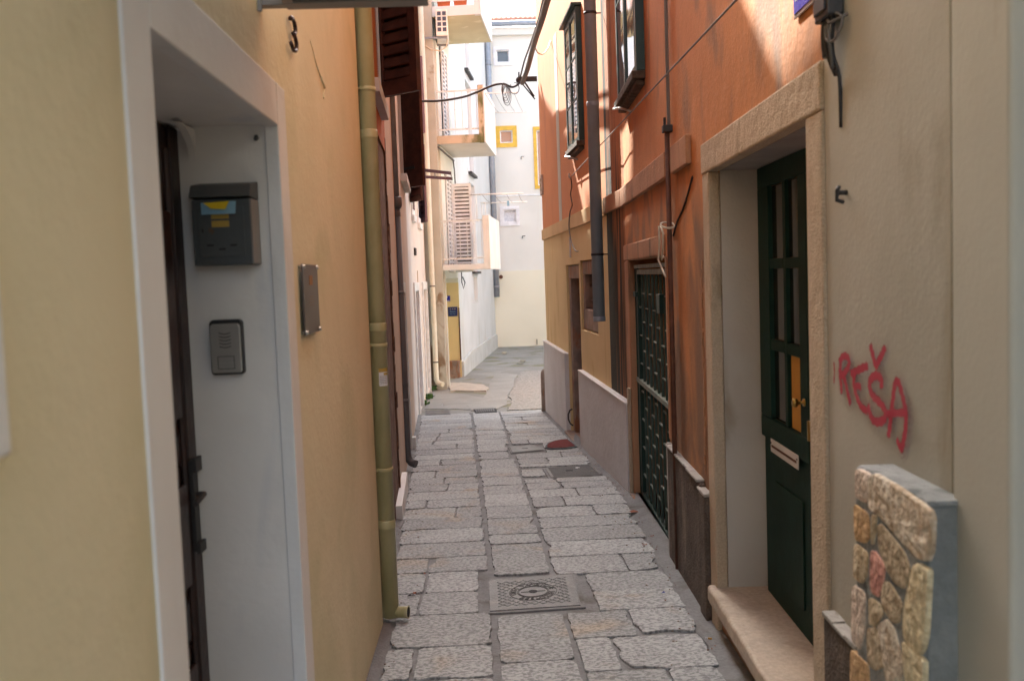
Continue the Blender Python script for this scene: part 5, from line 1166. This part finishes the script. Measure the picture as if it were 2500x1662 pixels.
m_ = MB(); m_.ball(b1+Vector((.01,0,-.02)), .04, (1,1,1.2)); m_.tube([b1+Vector((.02,0,.03)), b1+Vector((.02,0,.10))], .012, 8); m_.build('insulator', MT['black'], T)
def wire(name, label, pts, r, mm='cable', n_=8):
    P_ = spl([D(*p) for p in pts]); m_ = MB(); m_.tube(P_, r, n_); return tag(m_.build(name, MT[mm], loc=P_[0]), label, 'cable')
wire('power_cable', 'thick black cable crossing the alley to the bracket', [(1022,247,13.1),(1065,247,13.3),(1100,243,13.5),(1135,236,13.7),(1165,225,13.9),(1195,212,14.0),(1215,206,14.1),(1232,206,14.2),(1250,213,14.3),(1264,207,14.4),(1274,196,14.4)], .017)
wire('cable_bundle', 'thick taped cable bundle rising from the bracket along the orange wall', [(1275,203,14.4),(1287,172,13.6),(1298,130,12.6),(1308,95,11.6),(1322,52,10.6),(1337,0,9.6),(1375,-120,8),(1450,-330,6)], .036, 'cablet')
wire('twisted_cable', 'thin twisted cable beside the thick bundle at the orange wall', [(1271,186,14.4),(1280,150,13.9),(1290,122,13.0),(1303,85,12.0),(1317,40,11.0),(1326,0,10.4),(1360,-130,8.5)], .012)
wire('white_cable', 'cream cable hanging in a curve from the bundle to the orange wall', [(1307,118,12.0),(1314,130,12.0),(1326,132,12.2),(1338,118,12.5),(1344,101,12.9),(1349,100,13.0),(1351,120,13.0),(1360,175,12.4),(1366,222,12.2)], .008, 'cablew')
m_ = MB()
for k in range(5):
    c = D(1234, 218+k, 14.15); m_.tube([c+Vector(((.045+.008*k)*math.sin(a)*.8+.01*k-.02, .02*math.sin(a*2+k), (.09+.012*k)*math.cos(a)-.02*k)) for a in [j*math.pi/8 for j in range(17)]], .005, 6)
tag(m_.build('coiled_wire', MT['cablet'], loc=D(1234,218,14.15)), 'small coil of thin wires hanging below the crossing cable', 'cable')
m_ = MB(); c = D(1256,216,14.3); m_.tube([c+Vector((.07*math.sin(a), 0, .085*math.cos(a))) for a in [j*math.pi/8 for j in range(15)]], .006, 6)
tag(m_.build('cable_ring', MT['cable'], loc=c), 'open loop of black wire below the iron bracket', 'cable')
e0 = RG.P(*RG.at(1394,432,.03), .03); 
P_ = [e0, RG.P(*RG.at(1500,318,.10),.10), RA.P(*RA.at(1625,184,.14),.14), RA.P(*RA.at(1798,0,.18),.18), RA.P(*RA.at(1960,-175,.22),.22)]
m_ = MB(); m_.tube(spl(P_, 5), .0042, 8); tag(m_.build('guy_wire', MT['cablet'], loc=e0), 'long thin wire sloping up across the orange facade from its small wall hook', 'cable')
m_ = MB(); m_.tube([RG.P(*RG.at(1390,435,0), -.01), e0+Vector((-.02,0,0)), e0+Vector((-.02,0,.04))], .010, 6); tag(m_.build('wall_hook', MT['steel'], loc=e0), 'small steel hook holding the long sloping wire', 'hook')
for k, (lab, mm) in enumerate((('twisted brown wires hanging down from the small wall hook', 'rust'), ('single loose wire curling down over the gold band', 'cablet'))):
    P_ = [RG.P(*RG.at(u, v, .03), .03+.004*k) for u, v in ([(1394,434),(1396,455),(1393,475),(1397,500),(1392,516),(1391,530)] if k == 0 else [(1392,520),(1390,545),(1391,565),(1396,590),(1402,606),(1407,613),(1412,613)])]
    m_ = MB(); m_.tube(spl(P_, 5), .007, 6); tag(m_.build('loose_wire', MT[mm], loc=P_[0]), lab, 'cable')
# ------------------------------------------------------------------ covers, grates, mat
def bil(c, s, t): return (c[0]*(1-s)+c[1]*s)*(1-t)+(c[3]*(1-s)+c[2]*s)*t      # c: far-left, far-right, near-right, near-left
def lift(p, h): return Vector((p.x, p.y, gz(p.y)+h))
def cover(name, label, c, h=.007, ridge=None, cat='manhole cover', rim=.05):
    t = thing(name, label, cat, lift(bil(c,.5,.5), 0))
    m_ = MB(); m_.prism([lift(bil(c,a,b), h-.02) for a, b in ((-rim,-rim),(1+rim,-rim),(1+rim,1+rim),(-rim,1+rim))], (0,0,.017)); m_.build('frame', MT['mortar'], t)
    m_ = MB(); m_.prism([lift(bil(c,a,b), h-.01) for a, b in ((0,0),(1,0),(1,1),(0,1))], (0,0,.012)); pl = m_.build('plate', MT['iron'], t, .002)
    def rb(m_, a, b, w=.004, hh=.0025):
        p, q = bil(c,*a), bil(c,*b); d_ = (q-p).normalized(); nn = Vector((-d_.y, d_.x, 0))*w/2
        m_.prism([lift(p-nn,h+.0021), lift(q-nn,h+.0021), lift(q+nn,h+.0021), lift(p+nn,h+.0021)], (0,0,hh))
    return t, rb, pl
c4 = [G(1193,1420), G(1399,1403), G(1418,1479), G(1196,1494)]
t, rb, pl = cover('manhole_cover', 'square cast iron manhole cover with round lettered centre in the paving', c4)
m_ = MB(); n_ = 8
for k in range(-n_+1, n_):
    for sgn in (0, 1):
        seg = []
        for j in range(41):
            f = j/40; a = .10+.80*f; b = (.10+.80*(f+k/n_)) if sgn == 0 else (.10+.80*(1-f+k/n_))
            ok = .10 <= b <= .90 and math.hypot(a-.5, b-.5) > .285
            if ok: seg.append((a,b))
            if (not ok or j == 40) and len(seg) > 1: rb(m_, seg[0], seg[-1], .0045); 
            if not ok: seg = []
m_.build('lozenge_ribs', MT['ironr'], pl)
m_ = MB(); cc = bil(c4,.5,.5); ex = (bil(c4,1,.5)-bil(c4,0,.5)); ey = (bil(c4,.5,0)-bil(c4,.5,1))
for r_ in (.27, .18, .165):
    m_.tube([lift(cc+ex*r_*math.cos(a)+ey*r_*math.sin(a), .0095) for a in [k*math.pi/24 for k in range(49)]], .003, 5, cap=False)
rb(m_, (.36,.5), (.64,.5), .006)
for tx, a0_, sp_, up_ in (('VANZIONE', 120, -15, 1), ('BESLOIUM', 235, 15, -1), ('OTOH', 190, -13, 1)):
    for k, ch in enumerate(tx):
        a = math.radians(a0_+sp_*k); vs_, fs_ = ftext(ch, .05, .0015); i = len(m_.v)
        tn = (-math.sin(a), math.cos(a)) if up_ < 0 else (math.sin(a), -math.cos(a)); rn = (math.cos(a)*up_, math.sin(a)*up_)
        for v in vs_:
            q = cc+ex*(.225*math.cos(a))+ey*(.225*math.sin(a))+Vector((tn[0]*v.x+rn[0]*v.y, tn[1]*v.x+rn[1]*v.y, 0)); m_.v.append(lift(q, .0105+v.z))
        for f in fs_: m_.f.append([i+z for z in f]); m_.sm.append(False)
m_.build('ring_lettering', MT['irond'], pl)
m_ = MB(); m_.tube([lift(cc,.008), lift(cc,.0125)], .024, 16); m_.build('key_hole', MT['darkgap'], pl)
t, rb, pl = cover('manhole_cover', 'ribbed grey iron cover by the foot of the grey plinth', rib)
m_ = MB()
for k in range(12): rb(m_, (.06, .06+k*.08), (.94, .06+k*.08), .012)
m_.build('ribs', MT['irond'], pl)
m_ = MB(); q = bil(rib,.45,.5); m_.box((q.x-.04,q.y-.02,gz(q.y)+.0115),(q.x+.03,q.y+.03,gz(q.y)+.0135)); m_.build('key_hole', MT['darkgap'], pl)
t, rb, pl = cover('utility_cover', 'small smooth grey utility cover beside the red mat', plate, .008, cat='utility cover')
m_ = MB(); rb(m_, (.4,.5), (.6,.5), .02); m_.build('key_hole', MT['darkgap'], pl)
gr = [G(1158,999), G(1206,996), G(1210,1006), G(1164,1009)]
t = thing('drain_grate', 'slotted iron drain grate at the far end of the paving', 'drain grate', bil(gr,.5,.5))
m_ = MB(); m_.prism([lift(bil(gr,a,b), .004) for a, b in ((-.08,-.1),(1.08,-.1),(1.08,1.1),(-.08,1.1))], (0,0,.008)); m_.build('bed', MT['darkgap'], t)
m_ = MB()
for k in range(9):
    p, q = bil(gr,(k+.1)/9,.05), bil(gr,(k+.1)/9,.95); m_.prism([lift(p,.0125), lift(q,.0125), lift(q,.0125)+Vector((.018,0,0)), lift(p,.0125)+Vector((.018,0,0))], (0,0,.006))
m_.build('bars', MT['iron'], t)
ug = [G(1042,1004), G(1096,1002), G(1098,1012), G(1040,1014)]
cover('utility_cover', 'flat dark utility cover at the left end of the courtyard', ug, .012, cat='utility cover')
mc = [(1331,1097),(1332,1091),(1340,1084),(1355,1079),(1372,1076),(1386,1075),(1410,1094),(1385,1098),(1360,1099),(1342,1100)]
t = thing('door_mat', 'small half-round dark red door mat on the paving before the narrow door', 'door mat', G(1370,1088))
m_ = MB(); m_.prism([lift(G(u,v), .012) for u, v in mc], (0,0,.010)); m_.build('rubber_edge', MT['matedge'], t, .003)
cm = Vector((1368,1088)); m_ = MB(); m_.prism([lift(G(*(cm+(Vector(p)-cm)*.86)), .0225) for p in mc], (0,0,.005)); m_.build('pile', MT['redmat'], t)
# stone slab before the recessed entrance, puddles
m_ = flat([(1098,957),(1188,957),(1194,951),(1180,943),(1125,937),(1098,938)], .035, .05); tag(m_.build('entrance_slab', MT['slab'], loc=G(1145,948)), 'thin pale stone slab lying before the yellow entrance', 'stone slab')
for k, pp in enumerate(([(1262,890),(1275,890),(1278,886),(1266,885)], [(1270,884),(1284,884),(1283,880),(1268,880)], [(1226,866),(1238,865),(1236,858),(1224,860)])):
    P_ = [G(u, v) for u, v in pp]; c = sum(P_, Vector((0,0,0)))/4; m_ = MB(); n_ = 16; rx, ry = (max(p.x for p in P_)-min(p.x for p in P_))/2, (max(p.y for p in P_)-min(p.y for p in P_))/2
    m_.face([Vector((c.x+rx*math.cos(a)*(1+.2*math.sin(3*a+k)), c.y+ry*math.sin(a)*(1+.15*math.cos(2*a)), c.z+.018)) for a in [j*2*math.pi/n_ for j in range(n_)]])
    tag(m_.build('puddle', MT['water']), kind='structure')
# litter, leaves, weeds
def leafm(u, v, r, mm, name, label, cat):
    c = G(u, v)+Vector((0,0,.013)); m_ = MB(); a0 = random.random()*6; n_ = 9
    P_ = [c+Vector((r*math.cos(a0+j*2*math.pi/n_)*(1 if j%2 else .55), r*.8*math.sin(a0+j*2*math.pi/n_)*(1 if j%3 else .6), abs(random.gauss(0,.006)))) for j in range(n_)]
    for j in range(n_): m_.face([c+Vector((0,0,.004)), P_[j], P_[(j+1)%n_]])
    return tag(m_.build(name, MT[mm], loc=c), label, cat)
leafm(1550,1254,.05,'dryleaf','dry_leaf','curled red brown leaf by the gate sill','leaf')
leafm(1574,1335,.024,'dryleaf','dry_leaf','small brown leaf on the paving below the gate','leaf')
leafm(1592,1313,.016,'dryleaf','dry_leaf','tiny brown leaf fragment close to the gate sill','leaf')
leafm(1013,1452,.018,'dryleaf','dry_leaf','small reddish leaf near the yellow drainpipe foot','leaf')
leafm(1005,1460,.026,'irond','dark_stone_chip','dark flat chip beside the yellow drainpipe foot','stone chip')
leafm(1097,1449,.016,'paper','paper_scrap','crumpled white paper scrap left of the manhole cover','litter')
leafm(1083,990,.035,'paper','paper_scrap','white paper scrap in the courtyard dirt','litter')
leafm(1410,1145,.03,'paper','paper_scrap','white scrap lying on the ribbed iron cover','litter')
leafm(1620,1452,.012,'blue','plastic_scrap','tiny blue plastic scrap on the paving at right','litter')
leafm(1037,1405,.012,'dryleaf','dry_leaf','tiny orange leaf bit left of the paving centre','leaf')
T = thing('cigarette_butt', 'cigarette butt on the grey mortar at lower right', 'cigarette butt', G(1722,1566)); c = G(1722,1566)+Vector((0,0,.018))
m_ = MB(); m_.tube([c, c+Vector((.012,-.003,0))], .0042, 8); m_.build('paper', MT['paper'], T)
m_ = MB(); m_.tube([c+Vector((.0122,-.003,0)), c+Vector((.030,-.008,0))], .0043, 8); m_.build('filter', MT['ochre'], T)
for lab, u, v, n_, rr in (('low green weed tuft at the pink house door foot', 1046, 975, 60, .10), ('small green weed tuft beneath the cream drainpipe', 1056, 954, 50, .10), ('tiny weed tuft at the corner of the white kerb', 1038, 990, 30, .06)):
    c = G(u, v)+Vector((0,0,.02)); m_ = MB()
    for k in range(n_):
        a = random.random()*6.28; r_ = random.random()*rr; p = c+Vector((math.cos(a)*r_, math.sin(a)*r_*1.5, 0)); hgt = random.uniform(.03,.10); lean = Vector((random.gauss(0,.03), random.gauss(0,.03), hgt)); w_ = Vector((random.uniform(.006,.016), random.uniform(-.01,.01), 0))
        m_.face([p-w_, p+lean*.6-w_*1.4, p+lean, p+lean*.6+w_*1.4, p+w_])
    tag(m_.build('weed', MT['leaf'], loc=c), lab, 'weed')
m_ = MB()
for k in range(260):                      # grit and crumbs along the wall feet
    y = random.uniform(3.4, 14); side = random.random() < .6
    x = (xr(y)-abs(random.gauss(0,.10))-.07) if side else (xl(y)+abs(random.gauss(0,.10))+.03); s_ = random.uniform(.002,.006)
    m_.ball((x, y, gz(y)+.012), s_, (1.3,1,.6), 5, 3)
tag(m_.build('grit', MT['stoneold']), kind='stuff')
# houses that close the alley behind the viewer and the courtyard on the right
T = thing('courtyard_house', 'cream house on the far right side of the courtyard', 'house', (9, 22, GY)); mb = MB(); mb.box((8.5,14.5,-1.5),(13,35,8)); mb.build('wall', MT['cream'], T)
cd.clip_end = 1000
